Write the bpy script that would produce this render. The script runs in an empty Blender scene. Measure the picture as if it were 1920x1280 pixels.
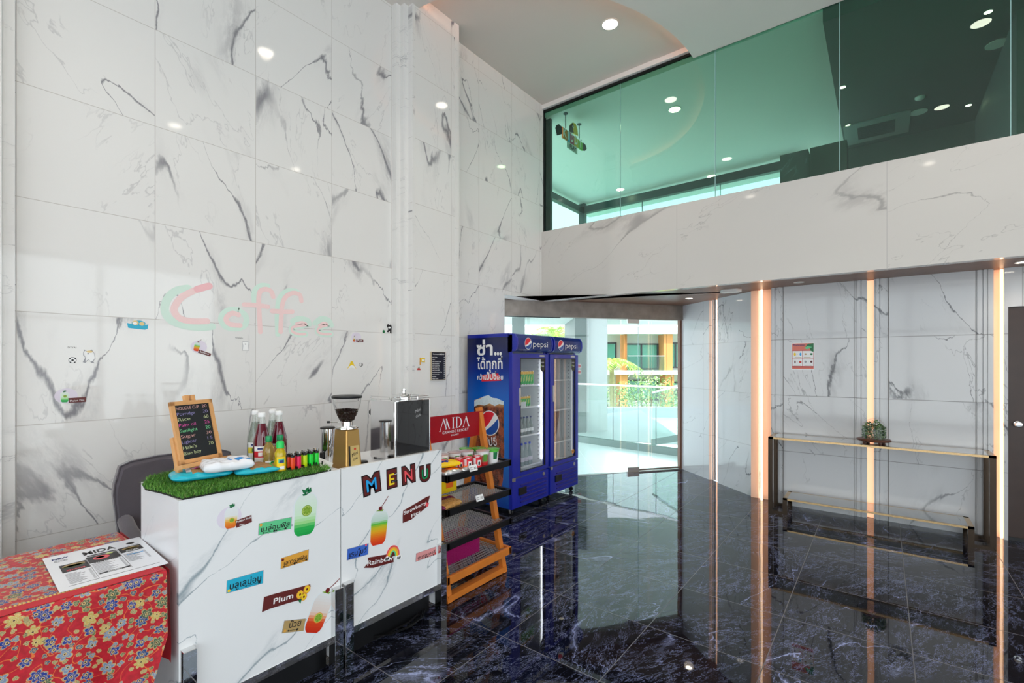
import bpy, bmesh, math, random
from mathutils import Vector, Matrix
S = bpy.context.scene
C = S.collection
PI = math.pi
# ---------------- camera ----------------
EYE = 1.53
VA, VB, HY = 1655., -180., 680.
FPX = math.sqrt((VA-960)*(960-VB)); TH = math.atan((VA-960)/FPX)
cam = bpy.data.objects.new('camera', bpy.data.cameras.new('camera')); C.objects.link(cam)
cam.location = (0, 0, EYE); cam.rotation_euler = (PI/2, 0, TH)
cam.data.sensor_width = 36; cam.data.lens = FPX/1920*36; cam.data.shift_y = (HY-640)/1920
cam.data.clip_start = .05; cam.data.clip_end = 300
S.camera = cam
S.view_settings.view_transform = 'Standard'; S.view_settings.look = 'None'
S.view_settings.gamma = 1; S.view_settings.use_curve_mapping = False
S.view_settings.exposure = 0.06
# ---------------- sky, sun, daylight through the glazed front, added side fill ----------------
w = bpy.data.worlds.new('sky'); S.world = w; w.use_nodes = True
nt = w.node_tree; nt.nodes.clear()
out = nt.nodes.new('ShaderNodeOutputWorld'); bg = nt.nodes.new('ShaderNodeBackground')
tc = nt.nodes.new('ShaderNodeTexCoord'); sp = nt.nodes.new('ShaderNodeSeparateXYZ'); cr = nt.nodes.new('ShaderNodeValToRGB')
nt.links.new(tc.outputs['Generated'], sp.inputs[0]); nt.links.new(sp.outputs['Z'], cr.inputs[0])
cr.color_ramp.elements[0].position = .0; cr.color_ramp.elements[0].color = (.92, .97, 1, 1)
cr.color_ramp.elements[1].position = .9; cr.color_ramp.elements[1].color = (.55, .75, 1, 1)
nt.links.new(cr.outputs[0], bg.inputs[0]); bg.inputs[1].default_value = 2.9
nt.links.new(bg.outputs[0], out.inputs[0])
def light(name, kind, loc, rot, energy, color=(1, 1, 1), **kw):
    d = bpy.data.lights.new(name, kind); d.energy = energy; d.color = color
    for k, v in kw.items(): setattr(d, k, v)
    o = bpy.data.objects.new(name, d); C.objects.link(o); o.location = loc; o.rotation_euler = rot
    return o
sun = light('sun', 'SUN', (0, 0, 20), (0, 0, 0), 5.0, (1, .96, .88), angle=.01)
sun.rotation_euler = Vector((-.25, .62, -1.0)).to_track_quat('-Z', 'Y').to_euler()
light('daylight_front', 'AREA', (0.6, -3.55, 1.75), (PI/2, 0, PI), 370, (.93, .97, 1), shape='RECTANGLE', size=6.4, size_y=3.0)
light('side_fill', 'AREA', (4.05, -1.5, 1.75), (PI/2, 0, PI/2), 72, (.95, .98, 1), shape='RECTANGLE', size=4.2, size_y=3.0)  # added fill lamp on the right, set where the wall tiles don't mirror it

# ---------------- pixel helpers (a pixel of the photograph to a point on a known plane) ----------------
sT, cT = math.sin(TH), math.cos(TH)
def ray(px, py):
    u = (px-960)/FPX; v = -(py-HY)/FPX
    return (-sT+u*cT, cT+u*sT, v)
def onX(px, py, x):
    r = ray(px, py); t = x/r[0]; return Vector((x, t*r[1], EYE+t*r[2]))
def onY(px, py, y):
    r = ray(px, py); t = y/r[1]; return Vector((t*r[0], y, EYE+t*r[2]))
def onZ(px, py, z=0.):
    r = ray(px, py); t = (z-EYE)/r[2]; return Vector((t*r[0], t*r[1], z))
def depth(px, py, d):
    r = ray(px, py); return Vector((r[0]*d, r[1]*d, EYE+r[2]*d))

# ---------------- materials ----------------
MATS = {}
def mat(name, col=(.8, .8, .8), rough=.5, metal=0., emit=None, es=0., trans=0., ior=1.45, coat=0., sheen=0., alpha=1., bump=0., bscale=200, vary=0., vscale=30):
    if name in MATS: return MATS[name]
    m = bpy.data.materials.new(name); m.use_nodes = True; n = m.node_tree; b = n.nodes['Principled BSDF']
    b.inputs['Base Color'].default_value = (*col, 1); b.inputs['Roughness'].default_value = rough
    b.inputs['Metallic'].default_value = metal; b.inputs['IOR'].default_value = ior
    b.inputs['Transmission Weight'].default_value = trans; b.inputs['Coat Weight'].default_value = coat
    b.inputs['Sheen Weight'].default_value = sheen; b.inputs['Alpha'].default_value = alpha
    if emit: b.inputs['Emission Color'].default_value = (*emit, 1); b.inputs['Emission Strength'].default_value = es
    if bump or vary:
        t = n.nodes.new('ShaderNodeTexCoord'); no = n.nodes.new('ShaderNodeTexNoise')
        no.inputs['Scale'].default_value = bscale; no.inputs['Detail'].default_value = 4
        n.links.new(t.outputs['Object'], no.inputs['Vector'])
        if bump:
            bu = n.nodes.new('ShaderNodeBump'); bu.inputs['Strength'].default_value = bump; bu.inputs['Distance'].default_value = .01
            n.links.new(no.outputs['Fac'], bu.inputs['Height']); n.links.new(bu.outputs[0], b.inputs['Normal'])
        if vary:
            n2 = n.nodes.new('ShaderNodeTexNoise'); n2.inputs['Scale'].default_value = vscale; n2.inputs['Detail'].default_value = 5
            n.links.new(t.outputs['Object'], n2.inputs['Vector'])
            mx = n.nodes.new('ShaderNodeMix'); mx.data_type = 'RGBA'
            mx.inputs[6].default_value = (*[c*(1-vary) for c in col], 1); mx.inputs[7].default_value = (*[min(1, c*(1+vary)) for c in col], 1)
            n.links.new(n2.outputs['Fac'], mx.inputs[0]); n.links.new(mx.outputs[2], b.inputs['Base Color'])
    MATS[name] = m; return m
def srgb(r, g, b): return tuple(((c/255+.055)/1.055)**2.4 if c > 10 else c/255/12.92 for c in (r, g, b))
def pane(name, tint, refl=1.0, ior=1.5, rough=0.0):
    """clear sheet glass: what comes through is tinted, the rest mirrored by Fresnel"""
    if name in MATS: return MATS[name]
    m = bpy.data.materials.new(name); m.use_nodes = True; n = m.node_tree; n.nodes.clear()
    o = n.nodes.new('ShaderNodeOutputMaterial'); mx = n.nodes.new('ShaderNodeMixShader'); t = n.nodes.new('ShaderNodeBsdfTransparent')
    g = n.nodes.new('ShaderNodeBsdfGlossy'); lw = n.nodes.new('ShaderNodeLayerWeight'); lw.inputs[0].default_value = .5
    t.inputs[0].default_value = (*tint, 1); g.inputs['Roughness'].default_value = rough
    f0 = ((ior-1)/(ior+1))**2; pw = n.nodes.new('ShaderNodeMath'); pw.operation = 'POWER'; pw.inputs[1].default_value = 5
    ma = n.nodes.new('ShaderNodeMath'); ma.operation = 'MULTIPLY_ADD'; ma.inputs[1].default_value = (1-f0)*refl; ma.inputs[2].default_value = f0*refl; ma.use_clamp = True
    n.links.new(lw.outputs['Facing'], pw.inputs[0]); n.links.new(pw.outputs[0], ma.inputs[0]); n.links.new(ma.outputs[0], mx.inputs[0])
    n.links.new(t.outputs[0], mx.inputs[1]); n.links.new(g.outputs[0], mx.inputs[2]); n.links.new(mx.outputs[0], o.inputs[0])
    MATS[name] = m; return m
class NB:
    """small node-building helper"""
    def __init__(s, m): s.n = m.node_tree; s.g = s.n.nodes
    def _set(s, sock, v):
        if isinstance(v, bpy.types.NodeSocket): s.n.links.new(v, sock)
        elif isinstance(v, (tuple, list)) and len(v) == 3 and sock.type == 'RGBA': sock.default_value = (*v, 1)
        else: sock.default_value = v
    def m(s, op, a, b=0., c=None):
        x = s.g.new('ShaderNodeMath'); x.operation = op; s._set(x.inputs[0], a)
        if len(x.inputs) > 1: s._set(x.inputs[1], b)
        if c is not None: s._set(x.inputs[2], c)
        return x.outputs[0]
    def v(s, op, a, b=(0, 0, 0)):
        x = s.g.new('ShaderNodeVectorMath'); x.operation = op; s._set(x.inputs[0], a)
        if op == 'SCALE': s._set(x.inputs[3], b)
        else: s._set(x.inputs[1], b)
        return x.outputs[0] if op not in ('LENGTH', 'DOT_PRODUCT') else x.outputs[1]
    def noise(s, vec, scale, det=4, rough=.55, dist=0., col=False):
        x = s.g.new('ShaderNodeTexNoise'); s._set(x.inputs['Vector'], vec); x.inputs['Scale'].default_value = scale
        x.inputs['Detail'].default_value = det; x.inputs['Roughness'].default_value = rough; x.inputs['Distortion'].default_value = dist
        return x.outputs['Color' if col else 'Fac']
    def comb(s, a, b, c=0.):
        x = s.g.new('ShaderNodeCombineXYZ'); s._set(x.inputs[0], a); s._set(x.inputs[1], b); s._set(x.inputs[2], c); return x.outputs[0]
    def sep(s, a):
        x = s.g.new('ShaderNodeSeparateXYZ'); s._set(x.inputs[0], a); return x.outputs
    def mix(s, f, a, b):
        x = s.g.new('ShaderNodeMix'); x.data_type = 'RGBA'; s._set(x.inputs[0], f); s._set(x.inputs[6], a); s._set(x.inputs[7], b); return x.outputs[2]
    def smooth(s, a, lo, hi, t0=0., t1=1.):
        x = s.g.new('ShaderNodeMapRange'); x.interpolation_type = 'SMOOTHSTEP'; s._set(x.inputs[0], a)
        for i, q in enumerate((lo, hi, t0, t1)): s._set(x.inputs[i+1], q)
        return x.outputs[0]
def marble(name, U, V, T, org, base, vein, joint, vs=1.0, rough=.07, amount=1.0, ang=.9, jw=.0022, fine=.0, warp=.20, thick=.0135, spec=.5, diag=0., many=0., ani=.24, curl=1.):
    """glazed stone tiles: U, V pick the two in-plane axes of position, every tile cuts its own piece of veined stone"""
    if name in MATS: return MATS[name]
    m = bpy.data.materials.new(name); m.use_nodes = True; b = m.node_tree.nodes['Principled BSDF']; k = NB(m)
    geo = k.g.new('ShaderNodeNewGeometry').outputs['Position']
    u = k.v('DOT_PRODUCT', geo, U); v = k.v('DOT_PRODUCT', geo, V)
    uu = k.m('DIVIDE', k.m('SUBTRACT', u, org[0]), T[0]); vv = k.m('DIVIDE', k.m('SUBTRACT', v, org[1]), T[1])
    cu, cv = k.m('FLOOR', uu), k.m('FLOOR', vv)
    wn = k.g.new('ShaderNodeTexWhiteNoise'); wn.noise_dimensions = '2D'; k._set(wn.inputs['Vector'], k.comb(cu, cv))
    rnd = wn.outputs['Color']; rv = wn.outputs['Value']
    a = k.m('ADD', ang, k.m('MULTIPLY', k.m('SUBTRACT', rv, .5), 1.5 if not diag else diag))
    ca, sa = k.m('COSINE', a), k.m('SINE', a)
    p = k.comb(k.m('SUBTRACT', k.m('MULTIPLY', u, ca), k.m('MULTIPLY', v, sa)), k.m('MULTIPLY', k.m('ADD', k.m('MULTIPLY', u, sa), k.m('MULTIPLY', v, ca)), .33), 0.)
    p = k.v('ADD', p, k.v('SCALE', rnd, 37.))
    wv = k.v('SCALE', k.v('SUBTRACT', k.noise(p, 2.3*vs, 6, .62, col=True), (.5, .5, .5)), warp)
    q = k.v('ADD', p, wv)
    n1 = k.noise(q, 1.55*vs, 1.5, .5)
    d1 = k.m('ABSOLUTE', k.m('SUBTRACT', n1, .5))
    mk = k.noise(k.v('ADD', p, (7., 3., 1.)), 1.9*vs, 3)
    wid = k.smooth(mk, .42, .75, thick*.15, thick*2.4)
    core = k.m('SUBTRACT', 1., k.smooth(d1, 0., k.m('MULTIPLY', wid, .8)))
    halo = k.m('MULTIPLY', k.m('SUBTRACT', 1., k.smooth(d1, 0., k.m('MULTIPLY', wid, 4.))), k.smooth(mk, .48, .68, 0., .55))
    halo = k.m('MULTIPLY', halo, k.smooth(k.noise(q, 14*vs, 6, .7), .35, .62))
    gate = k.smooth(k.noise(k.v('ADD', p, (17., 9., 4.)), 1.5*vs, 2), .40-many, .56-many)
    f = k.m('MULTIPLY', k.m('MAXIMUM', core, halo), gate)
    n2 = k.noise(q, 3.1*vs, 4, .6)
    f2 = k.m('MULTIPLY', k.m('SUBTRACT', 1., k.smooth(k.m('ABSOLUTE', k.m('SUBTRACT', n2, .5)), 0., thick*.55)), k.smooth(k.noise(p, 2.6*vs, 2), .52-many, .66-many, 0., .6*curl))
    f = k.m('MAXIMUM', f, f2)
    if fine:
        qq = k.v('ADD', p, k.v('SCALE', k.v('SUBTRACT', k.noise(p, 9*vs, 5, .7, col=True), (.5, .5, .5)), .22))
        n3 = k.noise(qq, 6.5*vs, 5, .62)
        f3 = k.m('MULTIPLY', k.m('SUBTRACT', 1., k.smooth(k.m('ABSOLUTE', k.m('SUBTRACT', n3, .5)), 0., .016)), k.smooth(k.noise(p, 2.2*vs, 3, .6), .36, .56, 0., fine))
        n4 = k.noise(qq, 26*vs, 6, .75)
        f4 = k.m('MULTIPLY', k.smooth(n4, .58, .70), k.smooth(k.noise(p, 2.9*vs, 3, .6), .46, .62, 0., fine))
        f = k.m('MAXIMUM', f, k.m('MAXIMUM', f3, f4))
    f = k.m('MULTIPLY', f, amount)
    basec = k.mix(k.noise(p, 1.4, 3), tuple(c*.97 for c in base), tuple(min(1, c*1.03) for c in base))
    c = k.mix(f, basec, vein)
    fu = k.m('MULTIPLY', k.m('SUBTRACT', .5, k.m('ABSOLUTE', k.m('SUBTRACT', k.m('FRACT', uu), .5))), T[0])
    fv = k.m('MULTIPLY', k.m('SUBTRACT', .5, k.m('ABSOLUTE', k.m('SUBTRACT', k.m('FRACT', vv), .5))), T[1])
    j = k.m('LESS_THAN', k.m('MINIMUM', fu, fv), jw)
    c = k.mix(j, c, joint)
    k._set(b.inputs['Base Color'], c); b.inputs['Roughness'].default_value = rough
    k._set(b.inputs['Roughness'], k.m('ADD', rough, k.m('MULTIPLY', j, .4)))
    b.inputs['IOR'].default_value = spec
    # faint warp of each tile face, as in laid floors
    bu = k.g.new('ShaderNodeBump'); bu.inputs['Strength'].default_value = .25; bu.inputs['Distance'].default_value = .004
    k._set(bu.inputs['Height'], k.noise(k.v('ADD', geo, k.v('SCALE', rnd, 5.)), 2.2, 1)); k._set(b.inputs['Normal'], bu.outputs[0])
    MATS[name] = m; return m
X_, Y_, Z_ = (1, 0, 0), (0, 1, 0), (0, 0, 1)
GREY = srgb(140, 138, 142)
m_wallL = marble('marble_tiles_side', Y_, Z_, (.6, .6), (.36, 0), (.80, .79, .775), srgb(140, 139, 144), (.52, .49, .46), spec=1.5, rough=.05, jw=.0018, ang=.0, diag=1.3, many=.04, curl=.5, ani=.12, vs=1.15, thick=.017)
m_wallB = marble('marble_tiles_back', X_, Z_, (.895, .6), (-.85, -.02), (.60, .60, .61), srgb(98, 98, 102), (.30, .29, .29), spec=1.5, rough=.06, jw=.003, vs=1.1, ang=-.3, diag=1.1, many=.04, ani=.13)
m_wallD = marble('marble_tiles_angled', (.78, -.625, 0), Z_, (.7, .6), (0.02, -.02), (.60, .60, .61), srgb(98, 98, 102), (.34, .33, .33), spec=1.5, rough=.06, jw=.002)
m_bulk = marble('marble_slabs_bulkhead', X_, Z_, (1.803, 1.4), (-1.774, 2.2), (.66, .635, .605), srgb(128, 124, 124), (.45, .43, .42), vs=.9, amount=.6, rough=.05, ang=1.05, diag=.25, spec=1.5, jw=.002, thick=.008)
m_floor = marble('black_marble_floor', X_, Y_, (.6, .6), (-1.675+6, .262), (.0045, .005, .009), srgb(150, 160, 205), srgb(95, 95, 100), vs=2.0, amount=.95, rough=.022, fine=.78, spec=1.56, thick=.006, jw=.0022, ang=.4)
m_counter = marble('counter_marble_laminate', Y_, Z_, (9, 9), (-3, -3), (.80, .81, .82), srgb(122, 140, 150), (.8, .8, .8), vs=2.6, amount=.8, rough=.22, ang=.86, diag=.01, thick=.012, warp=.07, many=.12, spec=1.45, ani=.10, curl=0.)
m_counterS = marble('counter_marble_laminate_end', X_, Z_, (9, 9), (-3, -3), (.80, .80, .82), srgb(140, 150, 165), (.8, .8, .8), vs=2.6, amount=.5, rough=.22, ang=.86, diag=.01, thick=.012, warp=.07, many=.1, spec=1.45, ani=.10, curl=0.)
m_blackskirt = marble('counter_black_marble_skirt', Y_, Z_, (9, 9), (-3, -3), (.012, .012, .014), srgb(130, 130, 140), (.1, .1, .1), vs=2, rough=.08, fine=.4, thick=.006)
m_white = mat('white_paint', (.80, .75, .705), .6)
m_whitew = mat('warm_white_paint', (.76, .69, .635), .6)
m_trimw = mat('white_stone_trim', (.82, .81, .80), .12)
m_rib = marble('marble_ribs', Y_, Z_, (9, 9), (-3, -3), (.80, .79, .775), srgb(150, 150, 155), (.8, .8, .8), vs=3, amount=.5, rough=.08, spec=1.5)
m_brown = mat('dark_brown_wood_laminate', srgb(122, 86, 68), .38, bump=.05, bscale=60, vary=.25, vscale=6)
m_steelbeam = mat('weathered_grey_steel', srgb(140, 130, 122), .5, .3, vary=.5, vscale=7)
m_black = mat('black_plastic', (.008, .008, .009), .35)
m_blackm = mat('black_metal', (.01, .01, .011), .3, .2)
m_chrome = mat('polished_steel', (.78, .77, .76), .06, 1.)
m_mirror = mat('mirror_steel', (.72, .72, .72), .015, 1.)
m_steel = mat('brushed_steel', (.55, .54, .53), .28, 1.)
m_glass = pane('clear_glass', (.97, .985, .98), 1.0)
m_glassout = pane('door_glass', (.955, .99, .98), .8)
m_glassgreen = pane('green_tinted_glass', (.60, .82, .735), 1.3)
m_glassrail = pane('railing_glass', (.90, .975, .95), 1.)
m_warm = mat('warm_led', (1, .8, .6), .5, emit=(1, .62, .38), es=4)
m_slotglow = mat('peach_slot_glow', (.9, .6, .4), .4, emit=(1, .47, .27), es=.95)  # glow of the slot's lit back surface, given to the surface itself
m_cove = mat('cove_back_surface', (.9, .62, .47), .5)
m_lamp = mat('lamp_lens', (1, .95, .9), .4, emit=(1, .90, .76), es=14)
m_lampoff = mat('lamp_lens_off', (.75, .74, .72), .4)

# ---------------- mesh builder ----------------
class MB:
    def __init__(s): s.v = []; s.f = []; s.mi = []; s.ms = []; s.sm = []; s.xf = Matrix.Identity(4)
    def _m(s, m):
        if m not in s.ms: s.ms.append(m)
        return s.ms.index(m)
    def add(s, vs, fs, m, smooth=False):
        o = len(s.v); s.v += [s.xf @ Vector(p) for p in vs]; i = s._m(m)
        for f in fs: s.f.append([o+a for a in f]); s.mi.append(i); s.sm.append(smooth)
        return s
    def box(s, a, b, m):
        x0, y0, z0 = [min(p, q) for p, q in zip(a, b)]; x1, y1, z1 = [max(p, q) for p, q in zip(a, b)]
        return s.add([(x0,y0,z0),(x1,y0,z0),(x1,y1,z0),(x0,y1,z0),(x0,y0,z1),(x1,y0,z1),(x1,y1,z1),(x0,y1,z1)],
              [(0,3,2,1),(4,5,6,7),(0,1,5,4),(1,2,6,5),(2,3,7,6),(3,0,4,7)], m)
    def rbox(s, a, b, m, r=.004, seg=2):
        bm = bmesh.new(); bmesh.ops.create_cube(bm, size=1)
        c = [(p+q)/2 for p, q in zip(a, b)]; d = [abs(p-q) for p, q in zip(a, b)]
        for q in bm.verts: q.co = Vector([q.co[i]*d[i]+c[i] for i in range(3)])
        bmesh.ops.bevel(bm, geom=bm.edges[:], offset=min(r, min(d)*.49), segments=seg, affect='EDGES', profile=.5)
        bm.verts.index_update(); s.add([q.co.copy() for q in bm.verts], [[q.index for q in f.verts] for f in bm.faces], m, False); bm.free(); return s
    def bar(s, p, q, wx, wz, m, up=(0, 0, 1)):
        p, q = Vector(p), Vector(q); d = (q-p).normalized(); side = d.cross(Vector(up)).normalized(); u = side.cross(d)
        vs = [e+side*a*wx/2+u*b*wz/2 for e in (p, q) for a, b in ((-1,-1),(1,-1),(1,1),(-1,1))]
        return s.add(vs, [(0,1,2,3),(7,6,5,4),(0,4,5,1),(1,5,6,2),(2,6,7,3),(3,7,4,0)], m)
    def tube(s, pts, r, m, seg=10, closed=False):
        pts = [Vector(p) for p in pts]; n = len(pts); vs = []; fs = []; prev = None
        for i, p in enumerate(pts):
            if closed: d = pts[(i+1) % n]-pts[i-1]
            else: d = pts[min(i+1, n-1)]-pts[max(i-1, 0)]
            d.normalize(); a = prev if prev else (Vector((0, 0, 1)) if abs(d.z) < .9 else Vector((1, 0, 0)))
            x = (a-d*a.dot(d)).normalized(); prev = x; y = d.cross(x)
            rr = r[i] if isinstance(r, (list, tuple)) else r
            vs += [p+x*math.cos(t*2*PI/seg)*rr+y*math.sin(t*2*PI/seg)*rr for t in range(seg)]
        m1 = n if closed else n-1
        for i in range(m1):
            for t in range(seg):
                a, b = i*seg+t, i*seg+(t+1) % seg; c, d_ = ((i+1) % n)*seg+(t+1) % seg, ((i+1) % n)*seg+t
                fs.append((a, b, c, d_))
        if not closed: fs += [tuple(reversed(range(seg))), tuple((n-1)*seg+t for t in range(seg))]
        return s.add(vs, fs, m, True)
    def lathe(s, prof, c, m, seg=32, axis='z', cap=True, ms=None):
        vs = []; fs = []
        for r, z in prof:
            for t in range(seg):
                a = t*2*PI/seg; x, y = r*math.cos(a), r*math.sin(a)
                q = (x, y, z) if axis == 'z' else ((z, x, y) if axis == 'x' else (y, z, x))
                vs.append((q[0]+c[0], q[1]+c[1], q[2]+c[2]))
        n = len(prof)
        for i in range(n-1):
            g = [(i*seg+t, i*seg+(t+1) % seg, (i+1)*seg+(t+1) % seg, (i+1)*seg+t) for t in range(seg)]
            if ms: s.add(vs[i*seg:(i+2)*seg], [tuple(a-i*seg for a in q) for q in g], ms[i], True)
            else: fs += g
        if cap:
            fs2 = [tuple(reversed(range(seg))), tuple((n-1)*seg+t for t in range(seg))]
            if ms: s.add(vs[:seg], [tuple(reversed(range(seg)))], ms[0]); s.add(vs[-seg:], [tuple(range(seg))], ms[-1])
            else: fs += fs2
        if not ms: s.add(vs, fs, m, True)
        return s
    def prism(s, fr, pts, n0, n1, m):
        k = len(pts); vs = [fr(u, v, n0) for u, v in pts]+[fr(u, v, n1) for u, v in pts]
        ar = sum(pts[i][0]*pts[(i+1) % k][1]-pts[(i+1) % k][0]*pts[i][1] for i in range(k))
        fs = [tuple(reversed(range(k))), tuple(range(k, 2*k))]+[(i, (i+1) % k, k+(i+1) % k, k+i) for i in range(k)]
        if ar < 0: fs = [tuple(reversed(f)) for f in fs]
        return s.add(vs, fs, m)
    def build(s, name, parent=None, **kw):
        me = bpy.data.meshes.new(name); me.from_pydata([tuple(p) for p in s.v], [], s.f)
        for m in s.ms: me.materials.append(m)
        for p, i, q in zip(me.polygons, s.mi, s.sm): p.material_index = i; p.use_smooth = q
        me.update()
        if any(s.sm):
            try: me.set_sharp_from_angle(angle=math.radians(42))
            except Exception: pass
        o = bpy.data.objects.new(name, me); C.objects.link(o)
        if parent: o.parent = parent; o.matrix_parent_inverse = parent.matrix_world.inverted() if False else Matrix.Translation(-parent.location)
        for k, v in kw.items(): o[k] = v
        return o
def frX(x, y=0, z=0):  # face that looks to +X: u runs +Y, v up
    return lambda u, v, n=0.: Vector((x+n, y+u, z+v))
def frY(y, x=0, z=0):  # face that looks to -Y: u runs +X, v up
    return lambda u, v, n=0.: Vector((x+u, y-n, z+v))
def frT(z, x=0, y=0):  # face that looks up: u runs +Y, v runs -X
    return lambda u, v, n=0.: Vector((x-v, y+u, z+n))
def frame(o, U, V):
    o, U, V = Vector(o), Vector(U).normalized(), Vector(V).normalized(); N = U.cross(V)
    return lambda u, v, n=0.: o+U*u+V*v+N*n
def circ(cx, cy, rx, ry=None, n=24, a0=0, a1=360):
    ry = ry or rx; full = abs(a1-a0) >= 360
    return [(cx+rx*math.cos(math.radians(a0+(a1-a0)*i/(n if full else n-1))), cy+ry*math.sin(math.radians(a0+(a1-a0)*i/(n if full else n-1)))) for i in range(n)]
def rot2(pts, a, c=(0, 0)):
    a = math.radians(a); return [(c[0]+(x-c[0])*math.cos(a)-(y-c[1])*math.sin(a), c[1]+(x-c[0])*math.sin(a)+(y-c[1])*math.cos(a)) for x, y in pts]
def rect(x0, y0, x1, y1): return [(x0, y0), (x1, y0), (x1, y1), (x0, y1)]
def rrect(x0, y0, x1, y1, r, n=5):
    p = []
    for cx, cy, a in ((x1-r, y1-r, 0), (x0+r, y1-r, 90), (x0+r, y0+r, 180), (x1-r, y0+r, 270)):
        p += circ(cx, cy, r, n=n, a0=a, a1=a+89.9)
    return p
TEXTC = {}
def text(s, fr, st, size, u, v, m, n0=.0005, th=.0004, align='CENTER', rot=0, sx=1., bold=0., shear=0., space=1.):
    """lettering turned into mesh and laid into frame fr; u, v = anchor, size = cap height"""
    key = (st, align, bold, shear, space)
    if key not in TEXTC:
        cu = bpy.data.curves.new('t', 'FONT'); cu.body = st; cu.size = 1; cu.align_x = align; cu.resolution_u = 3
        cu.offset = bold; cu.extrude = .01; cu.shear = shear; cu.space_character = space
        o = bpy.data.objects.new('t', cu); C.objects.link(o)
        dg = bpy.context.evaluated_depsgraph_get(); dg.update(); me = bpy.data.meshes.new_from_object(o.evaluated_get(dg))
        TEXTC[key] = ([tuple(q.co) for q in me.vertices], [tuple(p.vertices) for p in me.polygons])
        bpy.data.objects.remove(o); bpy.data.curves.remove(cu); bpy.data.meshes.remove(me)
    vs, fs = TEXTC[key]; k = size/.7; a = math.radians(rot); out = []
    for x, y, z in vs:
        X, Yy = x*k*sx, y*k; xr = X*math.cos(a)-Yy*math.sin(a); yr = X*math.sin(a)+Yy*math.cos(a)
        out.append(fr(u+xr, v+yr, n0+(th if z > 0 else 0)))
    return s.add(out, fs, m)
# ---------------- object helpers ----------------
def thing(name, label, cat, loc, group=None):
    o = bpy.data.objects.new(name, None); C.objects.link(o); o.location = loc; o.empty_display_size = .1
    o['label'] = label; o['category'] = cat
    if group: o['group'] = group
    return o
def tag(o, label, cat, group=None):
    o['label'] = label; o['category'] = cat
    if group: o['group'] = group
    return o
def struct(o): o['kind'] = 'structure'; return o
def base_of(o):
    """set a single-mesh thing's origin to its base"""
    me = o.data; xs = [q.co for q in me.vertices]
    c = Vector((sum(p.x for p in xs)/len(xs), sum(p.y for p in xs)/len(xs), min(p.z for p in xs)))
    me.transform(Matrix.Translation(-c)); o.location = c; return o
def copy_thing(root, loc, label, group=None):
    r = root.copy(); C.objects.link(r); r.location = loc; r['label'] = label
    if group: r['group'] = group
    for ch in list(root.children):
        c = ch.copy(); C.objects.link(c); c.parent = r; c.matrix_parent_inverse = ch.matrix_parent_inverse.copy()
        for g in ch.children:
            d = g.copy(); C.objects.link(d); d.parent = c
    return r
# ================= the setting =================
H1, H2 = 4.95, 4.82      # recessed and lowered hall ceiling
XW = -3.563; ZS = 2.35; YB = 5.2; YC = 5.86
fz = lambda u, v, n=0.: Vector((u, v, n))
DA, DB = Vector((-3.95, 4.735, 0)), Vector((-2.308, 6.924, 0))
DIAG0, DIAG1 = Vector((-2.308, 6.924, 0)), Vector((-1.164, 5.968, 0))
b = MB(); b.prism(fz, [(XW-.02, -3.7), (4.2, -3.7), (4.2, YC+.1), (-1.03, YC+.1), (-1.15, 6.0), (DIAG0.x+.02, DIAG0.y+.03), (DA.x, DA.y), (-3.95, 4.40), (XW-.02, 4.40)], -.03, 0, m_floor)
struct(b.build('floor'))
# left wall: plain field, two stepped pilasters, lintel over the opening
b = MB(); b.box((XW-.2, -3.7, 0), (XW, 4.42, H1), m_wallL); b.box((XW-.2, 4.42, ZS-.005), (XW, YB+.1, H1), m_wallL); struct(b.build('wall_left'))
ys = onX(735, 600, XW).y; xs = [XW]; yy = [ys]
for a, c in ((743, 751), (758, 765.5), (773, 860)):
    x1 = onY(a, 600, yy[-1]).x; xs.append(x1); yy.append(onX(c, 600, x1).y)
b = MB()
for i in range(1, 4): b.box((XW-.05, yy[i-1], 0), (xs[i], yy[-1]-(.0 if i < 3 else 0), H1), m_rib if i < 3 else m_wallL)
b.box((xs[3], yy[3]-.055, 0), (xs[3]+.004, yy[3]+.002, H1), m_rib); b.box((xs[3], yy[2], 0), (xs[3]+.004, yy[2]+.03, H1), m_rib)
struct(b.build('trim_1')); XP = xs[3]
b = MB()
for i, px in ((1, 28), (2, 3)): b.box((XW-.05, -.6, 0), (xs[i], onX(px, 600, xs[i]).y, H1), m_rib)
b.box((XW-.05, -.6, 0), (xs[3], .15, H1), m_rib); struct(b.build('trim_2'))
# bulkhead of the upper floor and its dark underside
b = MB(); b.box((XW, YB, ZS-.01), (4.2, YB+.09, 3.262), m_bulk); struct(b.build('wall_bulkhead'))
b = MB(); b.box((XW, YB+.09, 3.0), (4.2, 9.4, 3.2), m_whitew); struct(b.build('floor_upper'))
b = MB(); b.prism(fz, [(XW-.25, YB-.2), (XW, YB), (XW, YB+.09), (4.2, YB+.09), (4.2, YC+.1), (-1.03, YC+.1), (-1.15, 6.03), (DIAG0.x+.05, DIAG0.y+.05), (DA.x, DA.y), (-3.95, 4.42), (XW-.19, 4.42)], ZS, ZS+.04, m_brown)
struct(b.build('ceiling_soffit'))
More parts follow.
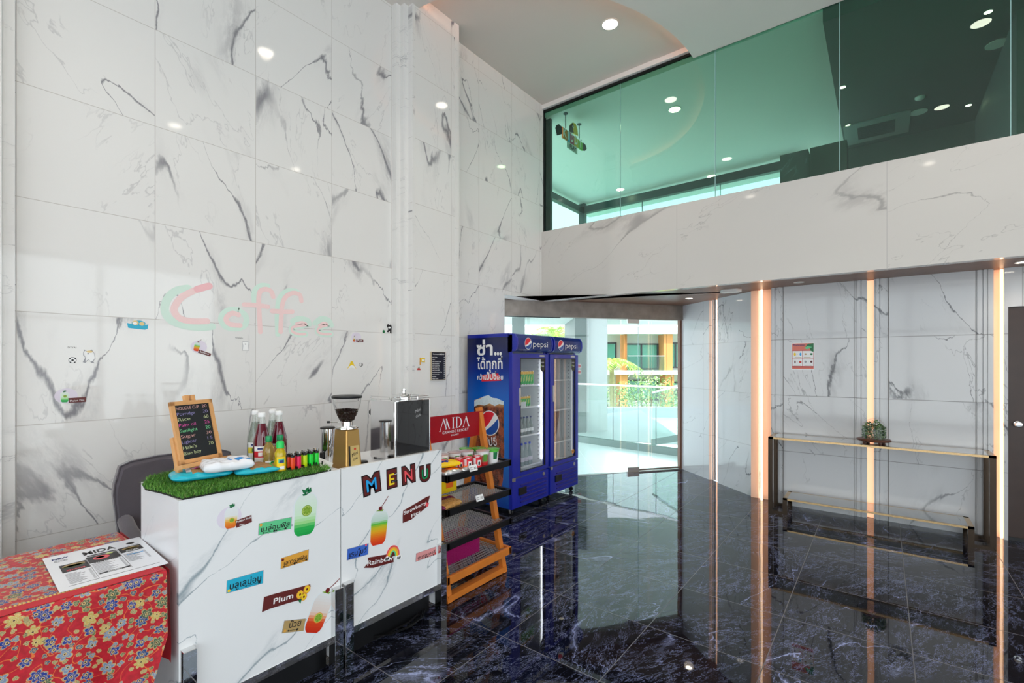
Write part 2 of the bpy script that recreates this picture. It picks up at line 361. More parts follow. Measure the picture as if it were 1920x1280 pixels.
# hall ceiling: an oval recess over the corner, lowered elsewhere
arc = [(-3.563+1.95*math.cos(a), 5.25+2.32*math.sin(a)) for a in [(-PI/2)*i/40 for i in range(41)]]
b = MB(); b.box((XW-.2, 2.6, H1), (0, YB+.12, H1+.05), m_whitew); struct(b.build('ceiling'))
b = MB(); b.prism(fz, [(-1.613, YB+.05)]+[p for p in arc[1:-1]]+[(XW, 2.93), (XW, -3.7), (4.2, -3.7), (4.2, YB+.05)], H2, H2+.045, m_white); struct(b.build('ceiling_lowered'))
b = MB(); N = len(arc)
outer = [(x+.12*(x+3.563)/1.95, y+.12*(y-5.25)/2.32) for x, y in arc]
for i in range(N-1):
    (x0, y0), (x1, y1) = outer[i], outer[i+1]
    b.add([(x0, y0, H2+.045), (x1, y1, H2+.045), (x1, y1, H1), (x0, y0, H1)], [(3, 2, 1, 0)], m_whitew)
struct(b.build('trim_3'))
b = MB(); b.tube([(x, y, H2+.06) for x, y in outer[1:-1]], .008, mat('cove_led', (1, .6, .4), .5, emit=(1, .50, .32), es=14), 6)
base_of(tag(b.build('cove_light_strip'), 'pink glowing light strip hidden along the curved edge of the ceiling recess', 'light strip'))
# upper window: black head frame, panes of green glass
YG = 5.26
b = MB(); b.box((XW, YG-.02, 4.862), (-1.5, YG+.03, 4.888), m_blackm); b.box((XW, YG-.0, 4.888), (-1.5, YG+.03, H1), m_trimw); b.box((XW, YG-.02, 3.262), (XW+.012, YG+.03, 4.87), m_blackm); b.box((XW, YG-.05, 4.895), (-1.6, YG, H1), m_trimw); struct(b.build('trim_4'))
gx = [XW+.012]+[onY(px, 300, YG).x for px in (1163, 1341, 1574.5, 1895)]+[2.1, 3.2, 4.2]
for i in range(len(gx)-1):
    b = MB(); b.box((gx[i]+.002, YG, 3.262), (gx[i+1]-.002, YG+.001, 4.865), m_glassgreen)
    wo = struct(b.build('window_%d' % (i+1)))
    if i: b = MB(); b.box((gx[i]-.003, YG-.004, 3.262), (gx[i]+.003, YG+.006, 4.865), mat('glass_edge', (.35, .55, .55), .15)); b.build('glass_edge', wo)
# ---- room behind the green glass
b = MB(); b.box((-5.2, YG+.006, 4.80), (-.44, 9.5, 4.86), m_white); struct(b.build('ceiling_upper'))
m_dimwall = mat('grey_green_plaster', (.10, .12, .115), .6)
b = MB(); b.box((-.44, YG+.006, 4.70), (4.2, 9.8, 4.86), mat('unlit_ceiling_shade', (.13, .14, .135), .6)); struct(b.build('ceiling_upper_dropped'))  # shade of the unlit ceiling darkened into its colour
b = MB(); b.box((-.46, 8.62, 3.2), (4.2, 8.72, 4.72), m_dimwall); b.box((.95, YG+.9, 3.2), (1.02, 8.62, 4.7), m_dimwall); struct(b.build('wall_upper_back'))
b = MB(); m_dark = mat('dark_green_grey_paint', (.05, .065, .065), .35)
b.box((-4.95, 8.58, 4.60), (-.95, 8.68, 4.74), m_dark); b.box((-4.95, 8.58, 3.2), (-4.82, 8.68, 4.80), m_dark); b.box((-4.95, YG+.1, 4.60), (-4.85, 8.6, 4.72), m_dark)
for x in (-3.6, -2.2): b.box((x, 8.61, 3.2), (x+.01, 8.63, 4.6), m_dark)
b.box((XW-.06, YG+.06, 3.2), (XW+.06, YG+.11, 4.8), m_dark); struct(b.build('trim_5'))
b = MB(); b.box((-4.85, 8.61, 3.2), (-1.0, 8.62, 4.6), pane('far_glass', (.9, .97, .95), .6)); struct(b.build('window_20'))
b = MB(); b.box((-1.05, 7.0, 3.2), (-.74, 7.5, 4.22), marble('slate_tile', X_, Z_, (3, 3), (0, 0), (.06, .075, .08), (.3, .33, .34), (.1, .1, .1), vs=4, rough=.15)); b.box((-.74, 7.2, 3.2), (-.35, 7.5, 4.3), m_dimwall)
struct(b.build('wall_upper_partition'))
b = MB(); b.box((1.05, 8.55, 3.2), (1.9, 8.6, 4.3), m_dark); struct(b.build('door_3'))
# ---- console wall (back)
b = MB(); m_grout = mat('dark_groove', (.30, .28, .27), .6)
xL, xN0, xN1, xS0, xS1, xR0, xR1, xD = -1.005, -1.085, -.985, -.121, -.068, .764, .828, .853
for a, c in ((xN1+.02, xS0), (xS1, xR0), (xR1, xD)): b.box((a, YC, 0), (c, YC+.14, ZS), m_wallB)
b.box((xD, YC, 2.012), (1.80, YC+.14, ZS), m_wallB); b.box((1.80, YC, 0), (4.2, YC+.14, ZS), m_wallB)
struct(b.build('wall_back'))
b = MB()
for a, c in ((-.845, -.226), (.047, .648)): b.box((a-.004, YC-.003, 0), (c+.004, YC, ZS), m_grout); b.box((a, YC-.010, 0), (c, YC, ZS), m_wallB)
struct(b.build('trim_6'))
b = MB()
for a, c in ((-.203, -.172), (-.166, -.140), (-.050, -.026), (-.020, .012), (.660, .69), (.700, .722), (.728, .75), (-.955, -.93), (-.92, -.87)):
    b.box((a, YC-.012, 0), (c, YC, ZS), m_wallB)
struct(b.build('trim_7'))
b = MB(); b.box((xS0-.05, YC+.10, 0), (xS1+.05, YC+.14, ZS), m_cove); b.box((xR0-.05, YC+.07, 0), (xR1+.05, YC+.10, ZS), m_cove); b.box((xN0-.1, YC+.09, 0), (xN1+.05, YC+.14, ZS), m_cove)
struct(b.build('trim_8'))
def strip(a, c, m, label, grp=None):
    b = MB(); b.box(a, c, m); return base_of(tag(b.build('led_strip'), label, 'light strip', grp))
strip((xS0, YC+.02, .003), (xS1, YC+.03, ZS-.005), m_slotglow, 'peach back surface with its own glow in the wall slot between the two tall marble panels behind the console')  # lit back of the slot, made to glow instead of being lit
strip((xR1-.020, YC+.02, .003), (xR1-.004, YC+.035, ZS-.005), m_warm, 'bright light strip in the wall slot beside the dark brown door')
strip((xN0+.012, YC+.01, .003), (xN0+.032, YC+.03, ZS-.005), m_warm, 'bright light strip in the wall corner at the left end of the console')
# ---- angled wall between console wall and entrance
fd = frame(DIAG0, DIAG1-DIAG0, (0, 0, 1)); LD = (DIAG1-DIAG0).length
b = MB(); b.prism(fd, rect(.0, 0, .668, ZS), -.12, 0, m_wallD); b.prism(fd, rect(.846, 0, LD, ZS), -.12, 0, m_wallD); struct(b.build('wall_angled'))
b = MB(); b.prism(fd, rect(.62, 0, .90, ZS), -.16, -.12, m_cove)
for u in (.70, .745, .79): b.prism(fd, rect(u-.012, 0, u+.012, ZS), -.12, -.03-(u-.7)*.4, m_wallD)
struct(b.build('trim_9'))
b = MB(); b.prism(fd, rect(.825, .003, .838, ZS-.005), -.045, -.025, m_warm); base_of(tag(b.build('led_strip'), 'bright light strip in the middle of the angled marble wall by the entrance', 'light strip'))
for u, k in ((.672, 0), (.765, 1)):
    b = MB(); b.prism(fd, rect(u, .003, u+.006, ZS-.005), -.05, -.04, mat('dim_warm_led', (1, .7, .5), .5, emit=(1, .6, .42), es=2.2)); base_of(tag(b.build('led_strip'), ['thin dim light strip nearest the glass entrance on the angled wall', 'thin dim light strip just left of the bright one on the angled wall'][k], 'light strip'))
b = MB()
for i, (x, y) in enumerate(((-1.164, 5.968), (-1.13, 5.952), (-1.098, 5.937))): b.box((x, y, 0), (x+.026, y+.12, ZS), m_wallD)
struct(b.build('trim_10'))
for k, x in enumerate((-1.137, -1.103)):
    b = MB(); b.box((x, 5.955-.012*k, .003), (x+.006, 5.965-.012*k, ZS-.005), MATS['dim_warm_led']); base_of(tag(b.build('led_strip'), ['thin dim light strip at the right end of the angled wall', 'thin dim light strip beside the bright corner strip left of the console'][k], 'light strip'))
# ---- brown door at the right
b = MB(); m_door = mat('dark_walnut_door', srgb(58, 40, 33), .35, vary=.3, vscale=9)
b.box((xD+.004, YC+.02, .03), (1.78, YC+.065, 2.008), m_door); b.box((xD, YC+.02, 0), (1.80, YC+.14, .028), m_black); b.box((xD, YC+.07, 0), (1.80, YC+.14, 2.012), m_black); do = struct(b.build('door_2'))  # black sill and backing added behind the leaf so the gap stays dark
b = MB(); p = onY(1909, 795, YC); b.lathe([(.026, 0), (.026, -.006), (.012, -.010), (.011, -.03), (.022, -.04), (.026, -.052), (.020, -.062), (.008, -.064)], (p.x, YC+.02, p.z), m_chrome, axis='y'); b.build('door_knob', do)
# ---- entrance: header beam, fixed panes, door leaf
UD = (DB-DA).normalized(); fe = frame(DA, UD, (0, 0, 1)); LE = (DB-DA).length
def e_at(px):
    r = ray(px, 700); # plan intersection with the door line
    d = Vector((r[0], r[1])); t = (DA.x*UD.y-DA.y*UD.x)/(d.x*UD.y-d.y*UD.x); return (Vector((d.x*t, d.y*t, 0))-DA).dot(UD)
b = MB(); b.prism(fe, rect(-.2, 2.142, LE, ZS), -.06, .06, m_steelbeam); struct(b.build('trim_11'))
b = MB(); b.prism(fe, rect(-.2, 2.132, e_at(1050), 2.142), -.02, .02, m_black); b.prism(fe, rect(LE-.03, 0, LE, 2.142), -.03, .03, m_brown); b.prism(fe, rect(-.2, -.001, LE, .004), -.03, .03, m_steel); struct(b.build('trim_12'))
b = MB(); b.prism(fe, rect(-.15, .01, e_at(1050)-.004, 2.132), -.005, -.004, m_glassout); struct(b.build('window_30'))
b = MB(); b.prism(fe, rect(e_at(1050), .01, e_at(1196)-.003, 2.132), -.005, -.004, m_glassout); dr = struct(b.build('window_31'))
b = MB(); u0 = e_at(1197); b.prism(fe, rect(u0, .03, LE-.04, 2.120), -.005, -.004, m_glassout); d1 = struct(b.build('door_1'))
for z0, z1 in ((2.085, 2.142), (.005, .065)):
    b = MB(); b.prism(fe, rect(e_at(1176), z0, u0+.003, z1), -.018, .018, m_steel); b.build('patch_fitting', d1)
b = MB(); b.prism(fe, rect(u0+.01, .012, LE-.035, .032), -.015, .015, m_steelbeam); b.build('bottom_rail', d1)
b = MB(); b.prism(fe, rect(u0-.004, .03, u0, 2.12), -.008, 0, MATS['glass_edge']); b.build('glass_edge', d1)
# ---- front and right sides of the hall (behind the camera): glazed
m_mull = mat('dark_window_frame', (.03, .03, .035), .4)
b = MB(); b.box((XW, -3.85, 0), (-2.8, -3.7, 4.95), m_white); b.box((4.0, -3.85, 0), (4.2, -3.7, 4.95), m_white); b.box((-2.8, -3.85, 3.4), (4.0, -3.7, 4.95), m_white); struct(b.build('wall_front'))
b = MB(); b.box((4.2, -3.85, 3.4), (4.35, 9.8, 4.95), m_white); b.box((4.2, 4.2, 0), (4.35, 9.8, 3.4), m_white); b.box((4.2, -3.85, 0), (4.35, -1.8, 3.4), m_white); struct(b.build('wall_right'))
b = MB()
for x in (-2.8, -1.15, .5, 2.2, 3.94): b.box((x, -3.8, 0), (x+.06, -3.72, 3.4), m_mull)
for z in (0, 2.3, 3.34): b.box((-2.8, -3.8, z), (4.0, -3.72, z+.06), m_mull)
for y in (-1.8, .2, 2.2, 4.14): b.box((4.22, y, 0), (4.3, y+.06, 3.4), m_mull)
for z in (0, 2.3, 3.34): b.box((4.22, -1.8, z), (4.3, 4.2, z+.06), m_mull)
struct(b.build('trim_13'))
b = MB(); b.box((-2.8, -3.77, 0), (4.0, -3.765, 3.4), m_glass); struct(b.build('window_32'))
b = MB(); b.box((4.26, -1.8, 0), (4.265, 4.2, 3.4), m_glass); struct(b.build('window_33'))
# ---- ceiling lights
def downlight(x, y, z, label, r=.075, on=True, power=0, grp=None, emit=None):
    t = thing('downlight', label, 'ceiling light', (x, y, z), grp)
    b = MB(); b.lathe([(r*1.18, 0), (r*1.18, -.004), (r, -.005), (r, 0)], (x, y, z), m_white, cap=False); b.build('rim', t)
    b = MB(); b.lathe([(r, -.003), (.001, -.0035)], (x, y, z), (emit or m_lamp) if on else m_lampoff); b.build('lens', t)
    if power:
        light('lamp_glow', 'SPOT', (x, y, z-.02), (0, 0, 0), power, (1, .86, .70), spot_size=2.2, spot_blend=.9, shadow_soft_size=.06)
    return t
downlight(-2.17, 4.39, H1, 'round warm ceiling light in the oval recess above the entrance corner', power=60)
for x, y, l in ((-1.98, 2.35, 'round warm ceiling light above the coffee counter'), (-2.05, .1, 'round ceiling light above the floral table at the left'), (.6, 2.3, 'round ceiling light above the middle of the hall'), (.75, 4.1, 'round ceiling light near the green glass, right of the recess'), (.6, 0., 'round ceiling light nearest the glazed front, out over the black floor')):
    downlight(x, y, H2, l, power=62)
m_lamps = mat('small_lamp_lens', (1, .9, .8), .4, emit=(1, .80, .55), es=30)
for k, (px, py, z, r) in enumerate(((1265, 205, 4.8, .07), (1334, 330, 4.8, .07), (1163, 355, 4.8, .07))):
    p = onZ(px, py, z); downlight(p.x, p.y, z, ['round light on the upper room ceiling behind green glass, nearest the window', 'round light far back on the upper ceiling, above the dark beam', 'round light on the upper ceiling nearest its left windows'][k], r, emit=m_lamps)
for k, (px, py) in enumerate(((1580, 163), (1590, 235), (1816, 197), (1853, 22))):
    p = onZ(px, py, 4.7); downlight(p.x, p.y, 4.7, ['small spot light by the edge of the dim dropped ceiling, upper of two', 'small spot light by the edge of the dim dropped ceiling, lower of two', 'small spot light far right on the dim dropped ceiling', 'small spot light at the top right behind the green glass'][k], .028, emit=m_lamps)
for k, (px, py, on) in enumerate(((1292, 559, 1), (1498, 529, 0), (1917, 491, 1))):
    p = onZ(px, py, ZS); downlight(p.x, p.y, ZS, ['small lit downlight in the brown soffit by the entrance', 'unlit round fitting in the brown soffit above the wall poster', 'lit downlight in the brown soffit above the dark door'][k], .04, bool(on), 6 if on else 0)
p = onZ(1370, 543, ZS); b = MB(); b.prism(fz, [(p.x+x*.11, p.y+y*.07) for x, y in ((-1, 0), (-.72, .8), (.55, 1), (1, .2), (.72, -.8), (-.55, -1))], ZS-.03, ZS, m_lampoff)
tag(b.build('ceiling_fixture'), 'white six sided fixture on the brown soffit by the angled wall', 'ceiling fixture'); base_of(C.objects['ceiling_fixture'])
b = MB(); p = onZ(1725, 182, 4.7); t = thing('smoke_detector', 'round smoke detector on the dim upper ceiling', 'smoke detector', p); b.lathe([(.05, 0), (.05, -.012), (.035, -.03), (.012, -.034)], p, m_white); b.build('housing', t)
t = thing('ceiling_air_conditioner', 'square air conditioner cassette in the dim upper ceiling', 'air conditioner', (-.1, 8.2, 4.7)); b = MB()
b.box((-.42, 7.75, 4.685), (.28, 8.45, 4.7), mat('cassette_grey', (.28, .30, .29), .5)); b.build('panel', t)
b = MB()
for i in range(14): b.box((-.27, 7.9+i*.03, 4.676), (.13, 7.912+i*.03, 4.685), mat('grille_grey', (.10, .11, .11), .5))
b.build('grille', t)
for k, (px, py) in enumerate(((1870, 82), (1722, 210))):
    p = onZ(px, py, 4.7); b = MB(); b.lathe([(.09, 0), (.09, -.006), (.02, -.008)], p, m_white); base_of(tag(b.build('ceiling_speaker'), ['round flat speaker on the dim upper ceiling near the right edge', 'round flat speaker on the dim upper ceiling by the smoke detector'][k], 'speaker'))
# ================= counters =================
XF = -2.13
cf = frX(XF); cq = lambda px, py: (lambda p: (p.y, p.z))(onX(px, py, XF))
def textfit(s, fr, st, p0, p1, m, cap=None, n0=.0005, bold=0., shear=0., space=1.):
    """lettering fitted between two baseline points of frame fr"""
    a = math.atan2(p1[1]-p0[1], p1[0]-p0[0]); L = math.hypot(p1[0]-p0[0], p1[1]-p0[1])
    text(MB(), fr, st, 1, 0, 0, m, align='LEFT', bold=bold, shear=shear, space=space)
    vs = TEXTC[(st, 'LEFT', bold, shear, space)][0]; x0 = min(q[0] for q in vs); x1 = max(q[0] for q in vs); k = L/(x1-x0)
    size = cap if cap else k*.7; sx = k*.7/size
    text(s, fr, st, size, p0[0]-x0*k*math.cos(a), p0[1]-x0*k*math.sin(a), m, n0=n0, align='LEFT', rot=math.degrees(a), sx=sx, bold=bold, shear=shear, space=space)
def flat(name, col, rough=.35): return mat('print_'+name, srgb(*col), rough)
F = dict(white=flat('white', (240, 240, 240)), brown=flat('brown', (98, 34, 32)), green=flat('green', (96, 200, 140)), blue=flat('blue', (62, 104, 196)), cyan=flat('cyan', (38, 172, 205)),
  orange=flat('orange', (222, 160, 60)), tan=flat('tan', (178, 150, 98)), pink=flat('pink', (222, 150, 150)), black=flat('black', (22, 18, 22)), red=flat('red', (200, 40, 30)), yellow=flat('yellow', (240, 205, 40)),
  lime=flat('lime', (120, 160, 40)), limep=flat('lime_pale', (190, 205, 110)), leaf=flat('leaf', (10, 110, 60)), cherry=flat('cherry', (110, 24, 28)), stem=flat('stem', (120, 50, 50)), sky=flat('sky', (40, 160, 225)), coral=flat('coral', (232, 84, 92)),
  dgreen=flat('dark_green', (0, 140, 80)), grey=flat('grey', (150, 150, 155)), halo=flat('halo', (222, 228, 232)), lilac=flat('lilac', (222, 214, 228)), peach=flat('peach', (240, 170, 60)), navy=flat('navy', (20, 40, 110)))
SH = {'melon': [(0, (20, 160, 70)), (.20, (40, 175, 80)), (.30, (150, 215, 130)), (.5, (205, 232, 205)), (1, (222, 232, 226))],
      'rainbow': [(0, (215, 45, 20)), (.2, (225, 95, 25)), (.4, (228, 165, 30)), (.55, (190, 190, 40)), (.62, (90, 185, 60)), (.72, (190, 215, 200)), (1, (222, 230, 230))],
      'plum': [(0, (200, 40, 15)), (.28, (215, 70, 30)), (.38, (232, 150, 110)), (.5, (222, 205, 195)), (1, (222, 226, 228))],
      'passion': [(0, (215, 90, 25)), (.3, (235, 150, 40)), (.45, (225, 205, 150)), (.6, (225, 228, 228)), (1, (226, 230, 232))]}
def shade(kind, t):
    L = SH[kind]
    for (a, ca), (c, cc) in zip(L, L[1:]):
        if t <= c:
            k = (t-a)/(c-a); return tuple(int(ca[i]+(cc[i]-ca[i])*k) for i in range(3))
    return L[-1][1]
def cupw(t): return (.27+.17*min(1, t/.15)**.5+.06*t) if t < .72 else (.50-.02*(t-.72))*math.cos((t-.72)/.28*1.15)**.6
def cup(b, fr, c, h, tilt, kind, n=14, topper='leaf', wk=.62):
    """printed drink: c = centre of the cup foot, h = height"""
    a = math.radians(tilt); T = lambda x, y: (c[0]+x*math.cos(a)-y*math.sin(a), c[1]+x*math.sin(a)+y*math.cos(a))
    N = 18; L = [T(-cupw(i/N)*h*wk-h*.03, i/N*h) for i in range(N+1)]; R = [T(cupw(i/N)*h*wk+h*.03, i/N*h) for i in range(N+1)]
    b.prism(fr, [T(0, -h*.035)]+R+[T(0, h*1.03)]+L[::-1], 0, .0006, F['halo'])
    for i in range(n):
        t0, t1 = i/n, (i+1)/n; col = shade(kind, (t0+t1)/2); m = flat('%d_%d_%d' % col, col)
        b.prism(fr, [T(-cupw(t0)*h*wk, t0*h), T(cupw(t0)*h*wk, t0*h), T(cupw(t1)*h*wk, t1*h), T(-cupw(t1)*h*wk, t1*h)], 0, .0010, m)
    def disc(x, y, r, m, n1): b.prism(fr, [T(q[0], q[1]) for q in circ(x*h, y*h, r*h, n=18)], 0, n1, m)
    if kind in ('melon', 'plum', 'passion'):
        y = .60 if kind == 'melon' else .38
        disc(.03, y, .135, F['lime'] if kind == 'melon' else F['orange'], .0013); disc(.03, y, .115, F['limep'] if kind != 'passion' else F['yellow'], .0015); disc(.03, y, .10, F['lime'], .0017)
        for i in range(6):
            q = [(.03+.10*math.cos(i*PI/3), y+.10*math.sin(i*PI/3)), (.03+.10*math.cos(i*PI/3+.1), y+.10*math.sin(i*PI/3+.1)), (.03, y)]
            b.prism(fr, [T(s_[0]*h, s_[1]*h) for s_ in q], 0, .0019, F['limep'])
    if topper == 'leaf':
        for q in ([(0, 1.0), (-.10, 1.06), (-.14, 1.15), (-.04, 1.12)], [(0, 1.0), (.02, 1.1), (.10, 1.17), (.12, 1.06)], [(0, .99), (-.09, .98), (-.12, 1.02), (-.02, 1.04)], [(-.03, 1.05), (-.04, 1.14), (.03, 1.19), (.06, 1.10)]):
            b.prism(fr, [T(x*h, y*h) for x, y in q], 0, .0018, F['leaf'])
    else:
        b.prism(fr, [T(x*h, y*h) for x, y in ((-.16, 1.02), (.08, .99), (.12, 1.04), (-.04, 1.05))], 0, .0016, F['lime'])
        disc(.0, 1.08, .065, F['cherry'], .0020)
        b.prism(fr, [T(x*h, y*h) for x, y in ((.0, 1.10), (.012, 1.10), (.15, 1.25), (.26, 1.42), (.245, 1.425), (.135, 1.27))], 0, .0016, F['stem'])
def px_poly(pts): return [cq(*p) for p in pts]
def thai_sign(parent, name, pts, base, st, tp, label, cap, marks, icon=None):
    b = MB(); b.prism(cf, px_poly(pts), 0, .0012, F['grey']); cx = sum(p[0] for p in pts)/4; cy = sum(p[1] for p in pts)/4
    b.prism(cf, px_poly([(cx+(x-cx)*.975, cy+(y-cy)*.95) for x, y in pts]), 0, .0016, F[base]); o = b.build(name, parent, label=label)
    b = MB(); textfit(b, cf, st, cq(*tp[0]), cq(*tp[1]), F['black'], cap=cap, n0=.0018, bold=.012)
    for a, c in marks:
        a, c = cq(*a), cq(*c); d = (c[0]-a[0], c[1]-a[1]); L = math.hypot(*d); u = (d[0]/L, d[1]/L); w_ = .0022
        b.prism(cf, [(a[0]-u[1]*w_*.4, a[1]+u[0]*w_*.4), (a[0]+u[1]*w_*.4, a[1]-u[0]*w_*.4), (c[0]+u[1]*w_*.4, c[1]-u[0]*w_*.4), (c[0]-u[1]*w_*.4, c[1]+u[0]*w_*.4)], 0, .0022, F['black'])
        b.prism(cf, [(a[0]-u[0]*w_*3, a[1]-u[1]*w_*3), (a[0]+u[1]*w_*2+u[0]*w_, a[1]-u[0]*w_*2), (a[0]-u[1]*w_*2+u[0]*w_, a[1]+u[0]*w_*2)], 0, .0022, F['black'])
        b.prism(cf, [(c[0]-u[0]*w_*2-u[1]*w_*2, c[1]+u[0]*w_*2), (c[0]-u[0]*w_*2+u[1]*w_*2, c[1]-u[0]*w_*2), (c[0]+u[0]*w_*2+u[1]*w_*2, c[1]-u[0]*w_*2), (c[0]+u[0]*w_*2-u[1]*w_*2, c[1]+u[0]*w_*2)], 0, .0022, F['black'])
    b.build('lettering', o)
    if icon:
        b = MB(); q = cq(*icon[0]); b.prism(cf, circ(q[0], q[1], .006, n=12), 0, .0022, F[icon[1]]); b.build('small_picture', o)
    return o
def counter(name, label, y0, y1, xb, posts, wt=1.0):
    t = thing(name, label, 'counter', ((XF+xb)/2, (y0+y1)/2, 0))
    b = MB(); b.box((XF-.022, y0, .184), (XF, y1, 1.0), m_counter); b.build('front_panel', t)
    for ya in (y0, y1-.02):
        b = MB(); b.box((xb, ya, .05), (XF-.022, ya+.02, wt-.015), m_counterS); b.build('end_panel', t)
    b = MB(); b.box((xb, y0-.0, wt-.015), (XF-.022, y1, wt), mat('white_laminate_edge', (.80, .81, .83), .25)); b.build('worktop', t)
    b = MB(); b.box((xb+.03, y0+.02, .45), (XF-.03, y1-.02, .468), MATS['white_laminate_edge']); b.build('inner_shelf', t)
    b = MB(); b.box((XF-.022, y0, .150), (XF+.002, y1, .184), m_blackskirt); b.box((XF-.10, y0+.03, .0), (XF-.08, y1-.03, .15), m_black); b.build('skirt', t)
    for a, c, z in posts:
        b = MB(); b.rbox((XF-.02, a, .0), (XF+.036, c, z), m_mirror, .0015, 1); b.build('corner_guard', t, label='mirror polished steel corner guard')
    return t
cA = counter('service_counter', 'white marble counter topped with fake grass and covered in drink stickers', .649, 1.338, -2.60, ((.653, .700, .425), (1.288, 1.333, .425)))
cB = counter('menu_counter', 'white marble counter with colourful MENU letters below the coffee machine', 1.343, 2.027, -2.60, ((1.346, 1.392, .43), (1.990, 2.036, .43)), .965)
# drink stickers of the left counter
def sticker(parent, label, name='drink_sticker'):
    b = MB(); return b, lambda: b.build(name, parent, label=label)
def footh(foot, top):
    f_, t_ = cq(*foot), cq(*top); d = (t_[0]-f_[0], t_[1]-f_[1]); return f_, math.hypot(*d), math.degrees(math.atan2(d[1], d[0]))-90
b, fin = sticker(cA, 'large green melon drink sticker with a lime slice'); f_, h_, a_ = footh((570, 1003), (575, 927)); cup(b, cf, f_, h_, a_, 'melon', topper='leaf', wk=.60); fin()
b, fin = sticker(cA, 'tilted red plum drink sticker with a cherry'); f_, h_, a_ = footh((584, 1186), (612, 1112)); cup(b, cf, f_, h_, a_, 'plum', topper='cherry', wk=.60); fin()
def brown_tag(parent, pts, lines, label, deco=None, fr=cf, q=cq, k=1.0):
    b = MB(); b.prism(fr, [q(*p) for p in pts], 0, .0024*k, F['brown']); o = b.build('name_tag', parent, label=label)
    for st, p0, p1, cap in lines:
        b = MB(); textfit(b, fr, st, q(*p0), q(*p1), F['white'], cap=cap, n0=.0026*k, bold=.012); b.build('lettering', o)
    return o
brown_tag(cA, [(495, 1119), (514, 1113), (581, 1095), (582, 1099), (570, 1122), (540, 1130), (505, 1141), (491, 1147)], [('Plum', (512, 1132), (549, 1120), .024)], 'dark red brush shaped tag reading Plum')
b, fin = sticker(cA, 'three orange plums beside the Plum tag', 'fruit_picture')
for px, py, r in ((562, 1114, .017), (575, 1104, .017), (569, 1118, .016)):
    q = cq(px, py); b.prism(cf, circ(q[0], q[1], r, r*1.1, n=18), 0, .003, F['peach']); b.prism(cf, circ(q[0], q[1], r*.72, r*.8, n=16), 0, .0033, F['yellow']); b.prism(cf, circ(q[0], q[1], r*.3, r*.35, n=10), 0, .0036, F['cherry'])
q = cq(562, 1124); b.prism(cf, [(q[0]-.008, q[1]), (q[0]+.01, q[1]+.006), (q[0]+.002, q[1]-.018)], 0, .003, F['leaf']); fin()
b, fin = sticker(cA, 'round passion fruit drink sticker with dark red tag'); q = cq(430, 970); b.prism(cf, circ(q[0], q[1], .047, .045, n=32), 0, .0006, F['lilac']); cup(b, frX(XF+.0004), cq(432, 990), .085, -4, 'passion', wk=.58); fin()
brown_tag(cA, [(441, 976), (471, 965), (472, 978), (443, 989)], [('Passion Fruit', (442.5, 980), (471, 970.5), .0085), ('Fizz', (449, 986), (458, 983), .0075)], 'small dark red tag reading Passion Fruit Fizz')
thai_sign(cA, 'flavour_sign', [(485, 981), (547, 968.5), (545.5, 991), (484, 1003.5)], 'green', 'เมล่อนฟิส', ((489, 997), (543, 985.5)), 'green sign with Thai lettering', .021, [((494, 998.5), (514, 994.5)), ((518, 993.6), (535, 990))], ((489, 984), 'orange'))
thai_sign(cA, 'flavour_sign', [(527, 1046), (579, 1029), (578, 1050), (526, 1066.5)], 'orange', 'เสาวรสฟิส', ((532, 1060), (575, 1046.5)), 'orange sign with Thai lettering', .019, [((532, 1062), (552, 1055.5)), ((556, 1054), (574, 1048.5))], ((530, 1049), 'cherry'))
thai_sign(cA, 'flavour_sign', [(425, 1088), (494, 1068), (493, 1093), (424, 1112.5)], 'cyan', 'บลูเลม่อน', ((430, 1105), (489, 1088)), 'turquoise sign with Thai lettering', .026, [((461, 1098), (486, 1091))], ((429, 1107), 'yellow'))
thai_sign(cA, 'flavour_sign', [(533, 1163), (573, 1159), (569, 1182), (528, 1187)], 'tan', 'บ๊วย', ((541, 1177), (563, 1172)), 'tan sign with short Thai lettering', .027, [((540, 1182), (557, 1179))], ((534, 1182), 'orange'))
# menu counter
b, fin = sticker(cB, 'large layered rainbow drink sticker with a cherry'); f_, h_, a_ = footh((708, 1021), (713, 958)); cup(b, cf, f_, h_, a_, 'rainbow', topper='cherry', wk=.62, n=20); fin()
brown_tag(cB, [(755, 967), (756, 957), (800, 931), (806, 929), (800, 950), (770, 974), (755, 980)], [('Strawberry', (757, 965), (799, 944), .020), ('Fizz', (771, 970), (788, 961), .018)], 'dark red tilted tag reading Strawberry Fizz')
b, fin = sticker(cB, 'red strawberry beside its tag', 'fruit_picture'); q = cq(800, 946); b.prism(cf, [(q[0]-.014, q[1]+.006), (q[0]-.004, q[1]-.012), (q[0]+.010, q[1]-.010), (q[0]+.016, q[1]+.010), (q[0]+.006, q[1]+.004), (q[0], q[1]+.016)], 0, .003, F['coral']); fin()
brown_tag(cB, [(690, 1045), (735, 1037), (738, 1053), (700, 1064), (682, 1064), (690, 1055)], [('Rainbow', (688, 1060), (736, 1049), .025)], 'dark red tag reading Rainbow')
b, fin = sticker(cB, 'small rainbow with clouds above its tag', 'rainbow_picture'); q = cq(736, 1042)
for i, m in enumerate(('coral', 'peach', 'yellow', 'green', 'brown')): b.prism(cf, circ(q[0], q[1], .046-.008*i, .058-.009*i, n=20, a0=-10, a1=170), 0, .0028+.0003*i, F[m])
for dx, dz in ((-.04, .0), (.04, -.018)):
    for ex, ez, r in ((0, 0, .012), (-.010, -.003, .009), (.010, -.004, .010)): b.prism(cf, circ(q[0]+dx+ex, q[1]+dz+ez, r, n=14), 0, .0048, F['white'])
fin()
